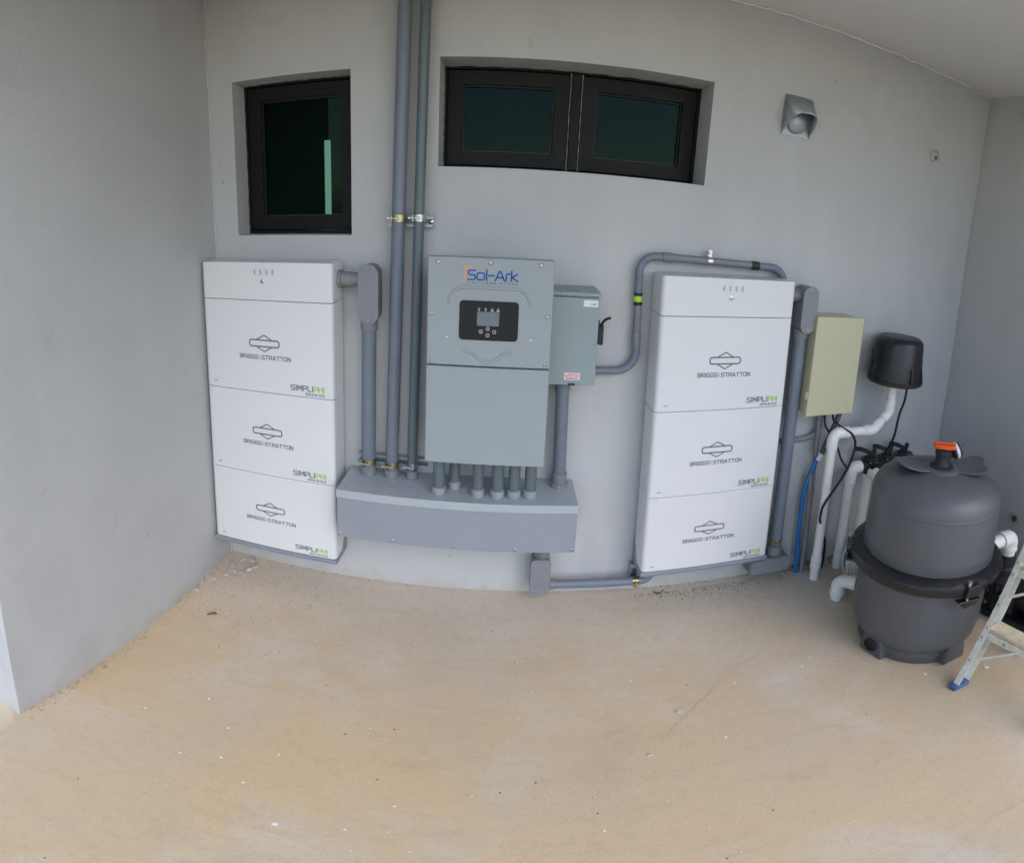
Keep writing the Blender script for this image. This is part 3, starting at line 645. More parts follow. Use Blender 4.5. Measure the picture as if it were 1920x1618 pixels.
# struts and clamps
def strut(label, xa, xb, zc, h=.041, dpt=.034):
    b = MB(); th = .0025
    b.box(xa, xb, -th, 0, zc - h / 2, zc + h / 2); b.box(xa, xb, -dpt, -th, zc - h / 2, zc - h / 2 + th); b.box(xa, xb, -dpt, -th, zc + h / 2 - th, zc + h / 2)
    b.box(xa, xb, -dpt, -dpt + th, zc - h / 2 + th, zc - h / 2 + .011); b.box(xa, xb, -dpt, -dpt + th, zc + h / 2 - .011, zc + h / 2 - th)
    t = thing('strut_channel', label, 'strut channel', ((xa + xb) / 2, 0, zc)); b.build('channel', 'galv', t, smooth=False)
    screw(t, (xb - .014, -.003, zc), r=.009, m='zinc'); return t
strut('galvanised strut channel holding two risers high on the wall between the windows', -.266, -.078, 1.682)
strut('galvanised strut channel behind three conduits just above the wireway', -.398, -.088, .683)
def clamp(label, x, y, z, r, m='brass', axis='z'):
    t = thing('pipe_clamp', label, 'pipe clamp', (x, y, z), 'strut pipe clamps')
    b = MB(); R_ = r + .0012; A = (0, 0, 1) if axis == 'z' else (1, 0, 0); c = Vector((x, y, z)); h = .026
    b.lathe([(R_, -h / 2), (R_ + .0022, -h / 2), (R_ + .0022, h / 2), (R_, h / 2)], c, A, 28, True); b.build('band', m, t)
    for s in (-1, 1):
        b = MB()
        if axis == 'z': b.box(x - .010 + s * .0095 - .0013, x - .010 + s * .0095 + .0013, y - R_ - .016, y - R_ + .004, z - .0125, z + .0125)
        else: b.box(x - .0125, x + .0125, y - R_ - .016, y - R_ + .004, z + s * .0095 - .0013, z + s * .0095 + .0013)
        b.build('ear', m, t, bevel=.0006)
    b = MB(); p = Vector((x - .010, y - R_ - .009, z)); dv = Vector((1, 0, 0)) if axis == 'z' else Vector((0, 0, 1))
    if axis != 'z': p = Vector((x, y - R_ - .009, z))
    b.cyl(p - dv * .022, p + dv * .020, .0032, 10); b.cyl(p - dv * .027, p - dv * .021, .0066, 6); b.cyl(p + dv * .0115, p + dv * .0165, .0062, 6); b.build('bolt', 'zinc', t)
    return t
clamp('yellow zinc clamp on the thick riser, at the upper strut', xat(-.238, -.192, 1.695), -.065, 1.695, .0275)
clamp('silver clamp on the thin riser, at the upper strut', xat(-.150, -.116, 1.697), -.060, 1.697, .0210, 'zinc')
clamp('yellow zinc clamp just above the wireway on the conduit nearest the left cabinet', -.342, -.062, .688, .0305)
clamp('yellow zinc clamp low on the thick bluish riser, just above the wireway', -.238, -.065, .686, .0275)
clamp('silver clamp low on the thin dark riser, just above the wireway', -.150, -.060, .686, .0210, 'zinc')

# short pipes from inverter to wireway
pos = ('leftmost', 'second from left, set back', 'third from left', 'fourth from left', 'fifth from left', 'rightmost')
for (x, y, r), w_ in zip(((-.019, -.171, .0245), (.041, -.118, .0225), (.140, -.171, .0225), (.220, -.172, .0245), (.287, -.167, .0235), (.353, -.163, .0240)), pos):
    t = thing('conduit_nipple', 'short grey conduit between inverter and wireway, %s of six' % w_, 'conduit', (x, y, .625), 'short conduits under the inverter')
    b = MB(); b.cyl((x, y, .628), (x, y, .818), r, 26); b.build('pipe', 'pvcd', t)
    coupling(t, (x, y, .6255), (x, y, .660), r + .0045, 'pvcl'); coupling(t, (x, y, .790), (x, y, .8135), r + .0035, 'pvcl')
# disconnect down pipe
t = thing('conduit_drop', 'grey conduit dropping from the disconnect box into the wireway', 'conduit', (.478, -.065, .625))
b = MB(); b.cyl((.480, -.065, .655), (.470, -.078, 1.085), .0275, 28); b.build('pipe', 'pvc', t)
coupling(t, (.480, -.065, .646), (.480, -.065, .690), .0325); hexnut(t, (.480, -.065, .6255), (0, 0, 1), .037, .022, 'pvcm')
coupling(t, (.4705, -.078, 1.055), (.470, -.078, 1.095), .0315, 'pvc'); hexnut(t, (.470, -.078, 1.092), (0, 0, 1), .034, .012, 'zinc')

# looping conduit from disconnect over the right cabinet
t = thing('conduit_loop', 'grey conduit looping from the disconnect box up and over the right battery cabinet', 'conduit', (.775, -.036, 1.12))
Y_ = -.036; r = .0165
P1 = fillet([(.600, Y_, 1.126), (.783, Y_, 1.130), (.774, Y_, 1.30)], .085, 10)
b = MB(); b.tube(P1, r, 20); b.build('lower_elbow', 'pvc', t)
b = MB(); b.tube([(.775, Y_, 1.29), (.768, Y_, 1.48)], r * .97, 20); b.build('pipe', 'pvcm', t)
P2 = fillet([(.768, Y_, 1.45), (.766, Y_, 1.594), (.90, Y_, 1.594)], .095, 10)
b = MB(); b.tube(P2, r, 20); b.build('upper_elbow', 'pvc', t)
b = MB(); b.tube([(.885, Y_, 1.594), (1.31, Y_, 1.588)], r * .97, 20); b.build('pipe', 'pvcm', t)
P3 = fillet([(1.30, Y_, 1.588), (1.452, Y_, 1.586), (1.452, Y_, 1.40)], .09, 10)
b = MB(); b.tube(P3, r, 20); b.build('end_elbow', 'pvc', t)
coupling(t, (.776, Y_, 1.235), (.774, Y_, 1.29), .0195); coupling(t, (.862, Y_, 1.594), (.905, Y_, 1.5938), .0195)
coupling(t, (1.272, Y_, 1.5885), (1.312, Y_, 1.5878), .0188, 'blackm', 'tape_band'); 
tb = coupling(t, (.7705, Y_, 1.398), (.7685, Y_, 1.448), .0183, 'blackm', 'tape_band'); coupling(tb, (.7699, Y_, 1.412), (.7692, Y_, 1.436), .0187, 'lime', 'green_band')
coupling(t, (.586, Y_, 1.126), (.607, Y_, 1.126), .019, 'zinc', 'connector'); hexnut(t, (.588, Y_, 1.126), (1, 0, 0), .024, .010, 'zinc')
t = thing('conduit_hanger', 'small bright zinc hanger on the top of the looping conduit', 'hanger', (1.072, -.036, 1.60))
b = MB(); b.lathe([(.0168, -.011), (.0185, -.011), (.0185, .011), (.0168, .011)], (1.072, Y_, 1.5915), (1, 0, 0), 24, True); b.build('band', 'zinc', t)
b = MB(); b.box(1.064, 1.081, Y_ - .002, Y_ + .001, 1.609, 1.636); b.cyl((1.0725, Y_ - .012, 1.626), (1.0725, -.0, 1.626), .004, 10); b.cyl((1.0725, Y_ - .010, 1.626), (1.0725, Y_ - .003, 1.626), .0075, 6); b.build('stud', 'zinc', t)

# low fitting under the wireway and pipe to the right
t = thing('conduit_run', 'low grey conduit with box fitting under the wireway, running to the right cabinet', 'conduit', (.425, -.07, 0))
conduit_body(t, .4245, .064, .262, .083, -.105, -.030, rfac=.24)
coupling(t, (.430, -.062, .258), (.430, -.062, .394), .034, 'pvcm', 'neck')
coupling(t, (.462, -.068, .100), (.490, -.068, .100), .0265, 'pvcm')
b = MB(); b.tube(fillet([(.480, -.068, .100), (.930, -.068, .100), (.930, -.068, .215)], .05, 8), .0215, 24); b.build('pipe', 'pvc', t)
t = thing('strut_stub', 'short zinc strut stub behind the low conduit beside the right cabinet', 'strut channel', (.858, 0, .14))
b = MB(); b.box(.842, .874, -.042, 0, .085, .0875); b.box(.842, .8445, -.042, 0, .0875, .178); b.box(.8715, .874, -.042, 0, .0875, .178); b.box(.8445, .8715, -.042, -.0395, .158, .178); b.build('channel', 'galv', t, smooth=False)
clamp('yellow zinc clamp on the low horizontal conduit', .858, -.068, .100, .0215, 'brass', 'x')

# right cabinet conduit
t = thing('conduit_run', 'thick grey conduit down the right side of the right battery cabinet, with oblong fitting', 'conduit', (1.56, -.08, .06))
conduit_body(t, 1.546, 1.322, 1.526, .078, -.142, -.045)
coupling(t, (1.452, -.085, 1.480), (1.515, -.085, 1.480), .028); hexnut(t, (1.453, -.085, 1.480), (1, 0, 0), .034, .012)
coupling(t, (1.549, -.08, 1.290), (1.549, -.08, 1.33), .037)
b = MB(); b.cyl((1.563, -.075, .170), (1.549, -.08, 1.30), .0315, 28); b.build('pipe', 'pvc', t)
coupling(t, (1.563, -.075, .165), (1.563, -.075, .215), .036)
b = MB(); b.prism(rrect(1.42, 1.640, .070, .158, .022, 5), -.108, -.02); eb = b.build('conduit_body', 'pvcm', t, bevel=.006, seg=3)
b = MB(); b.prism(rrect(1.422, 1.638, .072, .156, .020, 5), -.113, -.1085); b.build('cover', 'cover', eb, bevel=.001)
clamp('grimy zinc clamp low on the conduit right of the right cabinet', 1.5625, -.0752, .245, .0315)
b = MB(); b.box(1.468, 1.486, -.05, -.004, .19, 1.44); t2 = tag(b.build('strut_channel', 'pvcm', bevel=.002), 'narrow grey upright strut behind the right battery cabinet', 'strut channel')
for z_ in (.36, .52, .62, .95, 1.05, 1.2): screw(t2, (1.486, -.03, z_), (1, 0, 0), .0055)

# ================================================================== vent hood
vh = thing('vent_hood', 'small galvanised vent hood high on the wall', 'vent hood', (1.44, 0, 2.17))
x0, x1, z0, z1 = 1.366, 1.508, 2.172, 2.352
b = MB(); b.box(x0 - .004, x1 + .004, -.003, 0, z0 - .004, z1 + .004); b.build('flange', 'galv', vh, bevel=.001)
cx = (x0 + x1) / 2; hw = (x1 - x0) / 2; k = 25; b = MB(); Wl, Rm = [], []
for i in range(k):
    t_ = i / (k - 1)
    if t_ < .3: wp = (x0, z0 + (z1 - z0) * t_ / .3)
    elif t_ <= .7: wp = (x0 + (x1 - x0) * (t_ - .3) / .4, z1)
    else: wp = (x1, z1 - (z1 - z0) * (t_ - .7) / .3)
    a_ = pi * t_; Wl.append((wp[0], -.003, wp[1]))
    Rm.append((cx - (hw - .002) * math.copysign(abs(cos(a_)) ** .55, cos(a_)), -.006 - .100 * sin(a_) ** .75, z0 + .004 + .085 * sin(a_) ** .75))
b.add(Wl + Rm, [(i, i + 1, k + i + 1, k + i) for i in range(k - 1)])
hood = b.build('hood', 'galv', vh, smooth=True); so = hood.modifiers.new('thick', 'SOLIDIFY'); so.thickness = .0018
b = MB(); b.lathe([(.048, 0), (.048, .02), (.045, .022), (.030, .030), (0, .033)], (cx, -.001, z0 + .060), (0, -1, -.15), 28); b.build('damper', 'galv', vh)
for p in ((x0 + .002, z1 - .02), (x0 + .002, z0 + .02), (x1 - .004, z1 - .02), (x1 - .004, z0 + .02)): screw(vh, (p[0], -.003, p[1]), r=.005)

# ================================================================== beige panel
bp_ = thing('panel_box', 'pale beige electrical panel box right of the right battery cabinet', 'electrical box', (1.72, 0, .944))
b = MB(); b.box(1.590, 1.850, -.140, -.003, .948, 1.395); b.build('body', 'beige', bp_, bevel=.003)
b = MB(); b.box(1.582, 1.857, -.162, -.1405, .942, 1.401); dr = b.build('door', 'beige', bp_, bevel=.003, seg=3)
b = MB(); b.box(1.574, 1.583, -.155, -.135, 1.02, 1.06); b.build('latch', 'beige', dr, bevel=.002)
# conduits and cables under the panel
def pipe_thing(name, label, cat, path, r, m, group=None, n=16):
    p0 = path[0] if path[0][2] < path[-1][2] else path[-1]
    t = thing(name, label, cat, tuple(p0), group); b = MB(); b.tube(path, r, n); b.build('pipe', m, t); return t
t = pipe_thing('conduit_drop', 'thin grey conduit running from the beige panel down to the floor', 'conduit', [(1.772, -.045, -.01), (1.740, -.05, .945)], .0135, 'pvcm')
coupling(t, (1.7562, -.0475, .46), (1.7548, -.0477, .50), .0158); coupling(t, (1.7695, -.0455, .06), (1.768, -.0457, .10), .0158)
pipe_thing('conduit_stub', 'short thin grey conduit rising from the floor beside the thin conduit and blue tubing', 'conduit', [(1.748, -.075, -.01), (1.740, -.075, .30), (1.722, -.07, .60)], .0115, 'pvcm')
pipe_thing('conduit_bend', 'curved grey conduit bending up into the bottom of the beige panel', 'conduit', fillet([(1.50, -.026, .772), (1.768, -.026, .776), (1.770, -.026, .950)], .085, 10), .0135, 'pvcm')
bt = pipe_thing('blue_tubing', 'bright blue corrugated tubing rising from the floor by the right cabinet', 'tubing', smoothpath([(1.722, -.065, -.01), (1.708, -.062, .20), (1.700, -.06, .40), (1.712, -.06, .55), (1.742, -.07, .66), (1.752, -.075, .69)], 6), .0115, 'bluep')
b = MB(); b.tube([(1.746, -.079, .672), (1.772, -.079, .722)], .0135, 14); b.build('tape_wrap', 'sticker', bt)
fx = thing('flex_conduit', 'dark grey flexible conduit slanting from blue tubing up to the beige panel', 'conduit', (1.77, -.08, .71))
pth = [(1.764 + (1.858 - 1.764) * k / 60, -.080, .706 + (.948 - .706) * k / 60) for k in range(61)]
b = MB(); b.tube(pth, lambda t: .0135 + .0008 * sin(t * 60 * pi), 14); b.build('pipe', 'flex', fx)
ca = [[1.761, -.13, .946], [1.770, -.13, .905], [1.803, -.13, .876], [1.823, -.165, .862], [1.862, -.178, .838], [1.893, -.178, .784], [1.885, -.178, .712], [1.857, -.178, .637], [1.795, -.178, .543], [1.748, -.178, .468], [1.738, -.178, .405], [1.748, -.172, .368], [1.800, -.120, .315], [1.832, -.095, .262], [1.866, -.085, .172], [1.876, -.08, .08], [1.876, -.078, -.005]]
pipe_thing('black_cable', 'black cable looping in front of the white pipe from beige panel to floor', 'cable', smoothpath(ca, 5), .0062, 'rubber', n=10)
cb = [[1.742, -.09, .946], [1.752, -.09, .868], [1.79, -.095, .815], [1.838, -.105, .745], [1.862, -.12, .682], [1.880, -.165, .640]]
pipe_thing('black_cable', 'short black cable passing behind the white pipe elbow below the beige panel', 'cable', smoothpath(cb, 5), .0055, 'rubber', n=10)

# ================================================================== white pipework and blower
t = thing('white_pipe', 'white plastic pipe from the floor stepping up to the black blower', 'pipe', (1.772, -.15, 0)); r = .0235; yw = -.15
b = MB(); b.cyl((1.778, yw, -.01), (1.768, yw, .80), r, 24); b.build('pipe', 'wpvc', t)
coupling(t, (1.7765, yw, .075), (1.7755, yw, .150), r + .005, 'wpvc')
b = MB(); b.tube(fillet([(1.768, yw, .762), (1.7675, yw, .842), (1.86, yw, .838)], .045, 8), r + .0055, 22); b.build('elbow', 'wpvc', t)
b = MB(); b.cyl((1.84, yw, .838), (1.98, yw, .834), r, 22); b.build('pipe', 'wpvc', t)
b = MB(); b.tube(fillet([(1.960, yw, .8345), (2.020, yw, .8335), (2.062, yw, .872)], .04, 6), r + .005, 22); b.build('elbow', 'wpvc', t)
b = MB(); b.cyl((2.050, yw, .861), (2.095, yw, .902), r * .98, 22); b.build('pipe', 'wpvc', t)
b = MB(); b.tube(fillet([(2.078, yw, .886), (2.116, yw, .921), (2.118, yw, .985)], .04, 6), r + .005, 22); b.build('elbow', 'wpvc', t)
b = MB(); b.cyl((2.118, yw, .97), (2.120, yw, 1.065), r, 22); b.build('pipe', 'wpvc', t)
bl = thing('blower', 'round black plastic blower on the wall right of the beige panel', 'blower', (2.120, -.155, 1.06)); c = (2.120, -.155, 0)
b = MB(); b.lathe([(0, 1.318), (.075, 1.3175), (.108, 1.312), (.122, 1.300), (.127, 1.285), (.140, 1.118), (.141, 1.108)], c, n=48); b.build('hood', 'black', bl)
b = MB(); b.lathe([(.1, 1.108), (.146, 1.108), (.149, 1.104), (.149, 1.090), (.146, 1.086), (.02, 1.086)], c, n=48); b.build('base_rim', 'black', bl)
b = MB(); b.lathe([(.033, 1.087), (.033, 1.064), (.030, 1.062), (.028, 1.062)], c, n=24); b.build('outlet', 'blackm', bl)
for i in range(10):
    a = 2 * pi * (i + .3) / 10; b = MB(); u = Vector((cos(a), sin(a), 0)); v = Vector((-sin(a), cos(a), 0)); p = Vector(c)
    q0 = [(.134, 1.106), (.152, 1.106), (.150, 1.122), (.139, 1.185), (.134, 1.185)]
    vs = [p + u * a_ + v * s * .0035 + Vector((0, 0, z_)) for s in (-1, 1) for a_, z_ in q0]; n = 5
    b.add(vs, [(4, 3, 2, 1, 0), (5, 6, 7, 8, 9)] + [(i2, (i2 + 1) % n, n + (i2 + 1) % n, n + i2) for i2 in range(n)]); b.build('rib', 'black', bl, smooth=False)
b = MB(); b.box(2.07, 2.17, -.03, -.002, 1.10, 1.22); b.build('wall_bracket', 'blackm', bl)
pipe_thing('hanging_cord', 'black cord hanging from the blower down behind the valves', 'cable', smoothpath([(2.218, -.155, 1.09), (2.220, -.152, .98), (2.205, -.14, .89), (2.198, -.13, .76), (2.185, -.09, .655)], 6), .0068, 'rubber', n=10)

# valve manifold pipes
zv = .612
t = thing('white_pipe', 'white plastic pipe rising from the floor to the valves, left of the filter tank', 'pipe', (1.957, -.10, 0))
b = MB(); b.cyl((1.957, -.10, -.01), (1.957, -.10, .56), .0265, 24); b.build('pipe', 'wpvc', t)
b = MB(); b.tube(fillet([(1.957, -.10, .53), (1.957, -.10, zv), (2.03, -.10, zv)], .035, 8), .033, 22); b.build('elbow', 'wpvc', t)
t = thing('white_pipe', 'white plastic pipe rising behind the filter tank below the first valve', 'pipe', (2.075, -.10, 0))
b = MB(); b.cyl((2.075, -.10, -.01), (2.075, -.10, .575), .0265, 24); b.build('pipe', 'wpvc', t)
t = thing('white_pipe', 'short white plastic pipe from the first valve towards the filter tank', 'pipe', (2.09, -.2, .56))
b = MB(); b.cyl((2.068, -.185, .588), (2.075, -.60, .575), .030, 24); b.build('pipe', 'wpvc', t)
coupling(t, (2.067, -.14, .589), (2.068, -.19, .588), .034, 'wpvc')
for x, w_ in ((2.075, 'nearest the white elbow'), (2.195, 'in the middle of the row'), (2.315, 'furthest right, half hidden by the tank')):
    v_ = thing('diverter_valve', 'black diverter valve with T handle, %s' % w_, 'valve', (x, -.10, zv - .04), 'diverter valves on the white pipes')
    b = MB(); b.lathe([(.030, -.045), (.044, -.040), (.050, -.030), (.050, .018), (.053, .020), (.053, .030), (.047, .034), (.03, .038)], (x, -.10, zv), n=24); bd = b.build('body', 'black', v_)
    for dx in (-1, 1):
        b = MB(); b.cyl((x + dx * .040, -.10, zv), (x + dx * .062, -.10, zv), .036, 22); b.build('port', 'black', v_)
    b = MB(); b.cyl((x, -.14, zv - .012), (x, -.165, zv - .014), .034, 20); b.build('port', 'black', v_)
    b = MB(); b.lathe([(.034, .030), (.030, .045), (.014, .050), (.013, .064), (.010, .066)], (x, -.10, zv), n=18); b.build('bonnet', 'blackm', v_)
    b = MB(); b.X = Matrix.Translation((x, -.10, zv + .062)) @ Matrix.Rotation(radians(-43), 4, 'Z') @ Matrix.Rotation(radians(8), 4, 'Y')
    b.tube(smoothpath([(-.085, 0, .004), (-.05, 0, .010), (-.01, 0, .006), (.025, 0, .0)], 4), lambda u: .0125 - .003 * abs(u - .3), 10); b.box(.004, .026, -.010, .010, -.004, .034); b.build('handle', 'blackm', v_)
    for a in range(8):
        tt = a * pi / 4 + .2; screw(bd, (x + .0475 * cos(tt), -.10 + .0475 * sin(tt), zv + .030), (0, 0, 1), .0042)
    if x < 2.3:
        b = MB(); b.cyl((x + .058, -.10, zv), (x + .066, -.10, zv), .030, 20); cpl = b.build('union', 'wpvc', v_)

# ================================================================== bucket, elbow
bk = thing('plastic_bucket', 'white plastic bucket with printed label, mostly hidden behind the filter tank', 'bucket', (2.0, -.265, 0)); c = (2.0, -.265, 0)
b = MB(); b.lathe([(0, .004), (.084, .002), (.088, .006), (.100, .205), (.100, .206), (.095, .205)], c, n=36); b.build('tub', 'wpvc', bk)
b = MB(); b.lathe([(.0985, .198), (.106, .200), (.107, .228), (.103, .232), (.09, .230), (0, .230)], c, n=36); b.build('lid', 'wpvc', bk)
b = MB()
for rr, zz in ((.1065, .19), (.1035, .175)): b.lathe([(rr - .005, zz - .002), (rr, zz), (rr, zz + .004), (rr - .004, zz + .006)], c, n=36)
b.build('rib', 'wpvc', bk)
def arcpatch(b, a0, a1, z0, z1, off=.0012, n=6):
    def rad(z): return .0882 + (z - .006) / .199 * .012 + off
    vs = []; fs = []
    for i in range(n + 1):
        a = radians(a0 + (a1 - a0) * i / n)
        for z in (z0, z1): vs.append((c[0] + rad(z) * cos(a), c[1] + rad(z) * sin(a), z))
    b.add(vs, [(2 * i, 2 * i + 2, 2 * i + 3, 2 * i + 1) for i in range(n)])
b = MB()
for k, (a0, a1) in enumerate(((185, 215), (183, 212), (186, 219), (184, 209), (187, 218), (184, 214), (186, 206))): arcpatch(b, a0, a1, .145 - k * .016, .149 - k * .016)
arcpatch(b, 186, 199, .156, .165); arcpatch(b, 178, 181, .05, .14)
b.build('label_print', 'print', bk)
b = MB(); hp = [(c[0] + .112 * cos(radians(a)), c[1] + .112 * sin(radians(a)), .165 - .12 * sin(pi * (a - 120) / 170)) for a in range(120, 291, 10)]; b.tube(hp, .003, 8); b.build('handle', 'wpvc', bk)
t = thing('drain_elbow', 'white plastic elbow on the floor at the left foot of the filter tank', 'pipe', (1.785, -.35, 0))
b = MB(); b.cyl((1.780, -.350, -.01), (1.780, -.350, .06), .0285, 24); b.build('pipe', 'wpvc', t)
b = MB(); b.tube(fillet([(1.780, -.350, .03), (1.780, -.350, .115), (1.828, -.410, .122)], .038, 8), .034, 24); b.build('elbow', 'wpvc', t)
coupling(t, (1.780, -.350, .028), (1.780, -.350, .052), .0375, 'wpvc', 'collar'); coupling(t, (1.818, -.398, .1205), (1.834, -.418, .123), .0375, 'wpvc', 'collar')
coupling(t, (1.830, -.413, .1225), (1.875, -.470, .128), .030, 'blackm', 'union')

# ================================================================== filter tank
TC = Vector((1.912, -.742, 0))
tk = thing('filter_tank', 'large charcoal pool filter tank with black clamp ring and orange knob', 'filter tank', tuple(TC))
b = MB(); b.lathe([(0, .040), (.15, .040), (.205, .050), (.236, .075), (.256, .115), (.264, .17), (.269, .425)], TC, n=72); b.build('lower_body', 'tank', tk)
b = MB(); b.lathe([(.270, .503), (.269, .53), (.266, .755), (.262, .781), (.250, .805), (.222, .829), (.172, .848), (.11, .860), (.06, .865), (0, .866)], TC, n=72); dome = b.build('dome', 'tank', tk)
b = MB(); b.lathe([(.2662, .742), (.2674, .745), (.2674, .749), (.2660, .752)], TC, n=72); b.build('mould_line', 'tank', dome)
b = MB()
for i in range(150):      # fine knurling above the clamp
    a = 2 * pi * i / 150; u = Vector((cos(a), sin(a), 0)); v = Vector((-sin(a), cos(a), 0))
    q0 = [(.264, .504), (.2712, .506), (.2698, .546), (.2650, .549)]; vs = [TC + u * a_ + v * s * .0022 + Vector((0, 0, z_)) for s in (-1, 1) for a_, z_ in q0]
    b.add(vs, [(3, 2, 1, 0), (4, 5, 6, 7)] + [(i2, (i2 + 1) % 4, 4 + (i2 + 1) % 4, 4 + i2) for i2 in range(4)])
b.build('knurled_band', 'tank', dome, smooth=False)
b = MB(); b.lathe([(.265, .430), (.292, .431), (.308, .435), (.316, .446), (.318, .474), (.314, .486), (.300, .496), (.264, .506)], TC, n=80); ring = b.build('clamp_ring', 'black', tk)
for ang, in ((-104,), (142,)):
    a = radians(ang); b = MB(); b.X = Matrix.Translation(TC) @ Matrix.Rotation(a, 4, 'Z')
    b.prism([(-.055, .420), (.050, .420), (.026, .393), (-.020, .383), (-.03, .400)], .296, .326, 'x')
    b.prism([(-.020, .488), (.030, .496), (.050, .468), (.030, .438), (-.030, .438)], .304, .332, 'x')
    b.build('clamp_ear', 'black', ring, bevel=.004)
    b = MB(); b.X = Matrix.Translation(TC) @ Matrix.Rotation(a, 4, 'Z'); b.cyl((.318, -.01, .510), (.318, -.01, .398), .006, 10); b.cyl((.318, -.01, .500), (.318, -.01, .512), .010, 6); b.build('bolt', 'zinc', ring)
b = MB(); b.lathe([(.0075, 0), (.005, .003), (0, .0035)], TC + Vector((.306 * cos(radians(-135)), .306 * sin(radians(-135)), .455)), (cos(radians(-135)), sin(radians(-135)), 0), 12); b.build('rivet', 'zinc', ring)
# base with feet
b = MB(); b.lathe([(.195, 0), (.222, .001), (.226, .008), (.226, .050), (.222, .062), (.19, .066)], TC, n=64); base = b.build('base', 'tankd', tk)
for ang in (-174, -90, 6, 96):
    a = radians(ang); b = MB(); b.X = Matrix.Translation(TC) @ Matrix.Rotation(a, 4, 'Z')
    b.prism([(-.062, 0), (.062, 0), (.056, .05), (.044, .108), (-.044, .108), (-.056, .05)], .17, .250, 'x'); ft = b.build('foot', 'tankd', base, bevel=.012, seg=3)
a = radians(-174); u = Vector((cos(a), sin(a), 0))
b = MB(); b.lathe([(.030, 0), (.031, .006), (.026, .008), (.024, -.002), (0, -.002)], TC + u * .2525 + Vector((0, 0, .058)), u, 28); b.build('drain_port', 'rubber', base)
# lifting wings on the dome
for ang, tip in ((150, 1), (-30, 1)):
    a = radians(ang); b = MB(); vs = []; fs = []; nu, nv = 9, 7
    for i in range(nu):
        t_ = i / (nu - 1); rr = .045 + .150 * t_; wd = .042 + .036 * sin(min(1, t_ * 1.15) * pi * .62); wd *= (1 if t_ < .85 else math.sqrt(max(.15, 1 - ((t_ - .85) / .16) ** 2)))
        for j in range(nv):
            s_ = (j / (nv - 1) - .5) * 2; zz = .866 + .006 * t_ + .022 * t_ * t_ - .012 * (1 - s_ * s_) * t_ + .012 * s_ * t_
            vs.append((rr, s_ * wd, zz))
    for i in range(nu - 1):
        for j in range(nv - 1): p = i * nv + j; fs.append((p, p + 1, p + nv + 1, p + nv))
    b.X = Matrix.Translation(TC) @ Matrix.Rotation(a, 4, 'Z'); b.add(vs, fs); wg = b.build('lift_wing', 'tank', dome, smooth=True); so = wg.modifiers.new('thick', 'SOLIDIFY'); so.thickness = .008; so.offset = 0
    sb = wg.modifiers.new('soft', 'SUBSURF'); sb.levels = sb.render_levels = 1
b = MB(); b.lathe([(.085, .858), (.075, .868), (.058, .874), (.050, .872)], TC, n=32); b.build('collar', 'tank', dome)
rv = MB(); rv.lathe([(.052, .862), (.050, .876), (.036, .882), (.030, .895), (.030, .925), (.034, .928), (.034, .945), (.026, .950), (.012, .952)], TC, n=28); rv = rv.build('relief_valve', 'blackm', tk)
b = MB(); b.X = Matrix.Translation(TC + Vector((0, 0, .962))) @ Matrix.Rotation(radians(-38), 4, 'Z')
b.prism([(-.044, -.012), (-.030, -.020), (.030, -.022), (.046, -.012), (.046, .012), (.030, .022), (-.030, .020), (-.044, .012)], -.010, .008, 'z'); b.prism([(-.046, -.006), (.046, -.006), (.046, .006), (-.046, .006)], .008, .016, 'z'); b.build('knob', 'knob', rv, bevel=.004)
d2 = Vector((.80, -.22, .12)).normalized()
b = MB(); b.cyl(TC + Vector((0, 0, .915)), TC + Vector((0, 0, .915)) + d2 * .07, .013, 14); b.build('gauge_stem', 'blackm', rv)
b = MB(); gp = TC + Vector((0, 0, .93)) + d2 * .062; b.lathe([(.030, -.018), (.034, -.014), (.034, .012), (.030, .015), (.026, .012), (0, .012)], gp, Vector((.62, -.3, .25)), 28); ga = b.build('gauge', 'blackm', rv)
b = MB(); b.lathe([(.0345, -.007), (.0352, -.006), (.0352, .004), (.0345, .005)], gp, Vector((.62, -.3, .25)), 28); b.build('gauge_band', 'sticker', ga)

tk.scale = (1.05, 1.05, 1.02)

# ================================================================== pump and its pipe
pm = thing('pool_pump', 'black pool pump on the floor between the filter tank and the right wall', 'pump', (2.44, -.88, 0))
px_, py_ = 2.425, -.845
b = MB(); b.lathe([(0, .02), (.095, .02), (.105, .03), (.108, .19), (.112, .20), (.112, .215), (.085, .235), (.05, .245)], (px_, py_, 0), n=32); b.build('strainer_pot', 'blackm', pm)
b = MB(); b.prism([(px_ - .13, py_ + .13), (px_ + .13, py_ + .13), (px_ + .13, py_ - .50), (px_ - .10, py_ - .50), (px_ - .12, py_ - .10)], 0, .045, 'z'); b.build('base', 'black', pm, bevel=.01)
b = MB(); b.box(px_ - .10, px_ + .10, py_ - .13, py_ + .11, .04, .185); b.build('volute', 'black', pm, bevel=.025, seg=3)
b = MB(); b.cyl((px_ + .02, py_ - .10, .15), (px_ + .02, py_ - .48, .15), .095, 32); b.build('motor', 'blackm', pm)
b = MB(); b.lathe([(.042, .235), (.056, .24), (.058, .275), (.050, .282), (.046, .285), (.046, .345), (.042, .348)], (px_ - .02, py_, 0), n=28); b.build('union', 'blackm', pm)
for dx, dz in ((-.108, .15), (-.108, .075)):
    for dy in (-.06, .02):
        b = MB(); b.lathe([(.012, 0), (.011, .008), (.006, .010), (0, .010)], (px_ + dx + .006, py_ + dy, dz), (-1, 0, .2), 10); b.build('bolt', 'screw', pm)
b = MB()
for dy in (-.09, -.03, .03, .09): b.box(px_ - .118, px_ - .095, py_ + dy - .012, py_ + dy + .012, .05, .20)
b.build('lug', 'blackm', pm, bevel=.005)
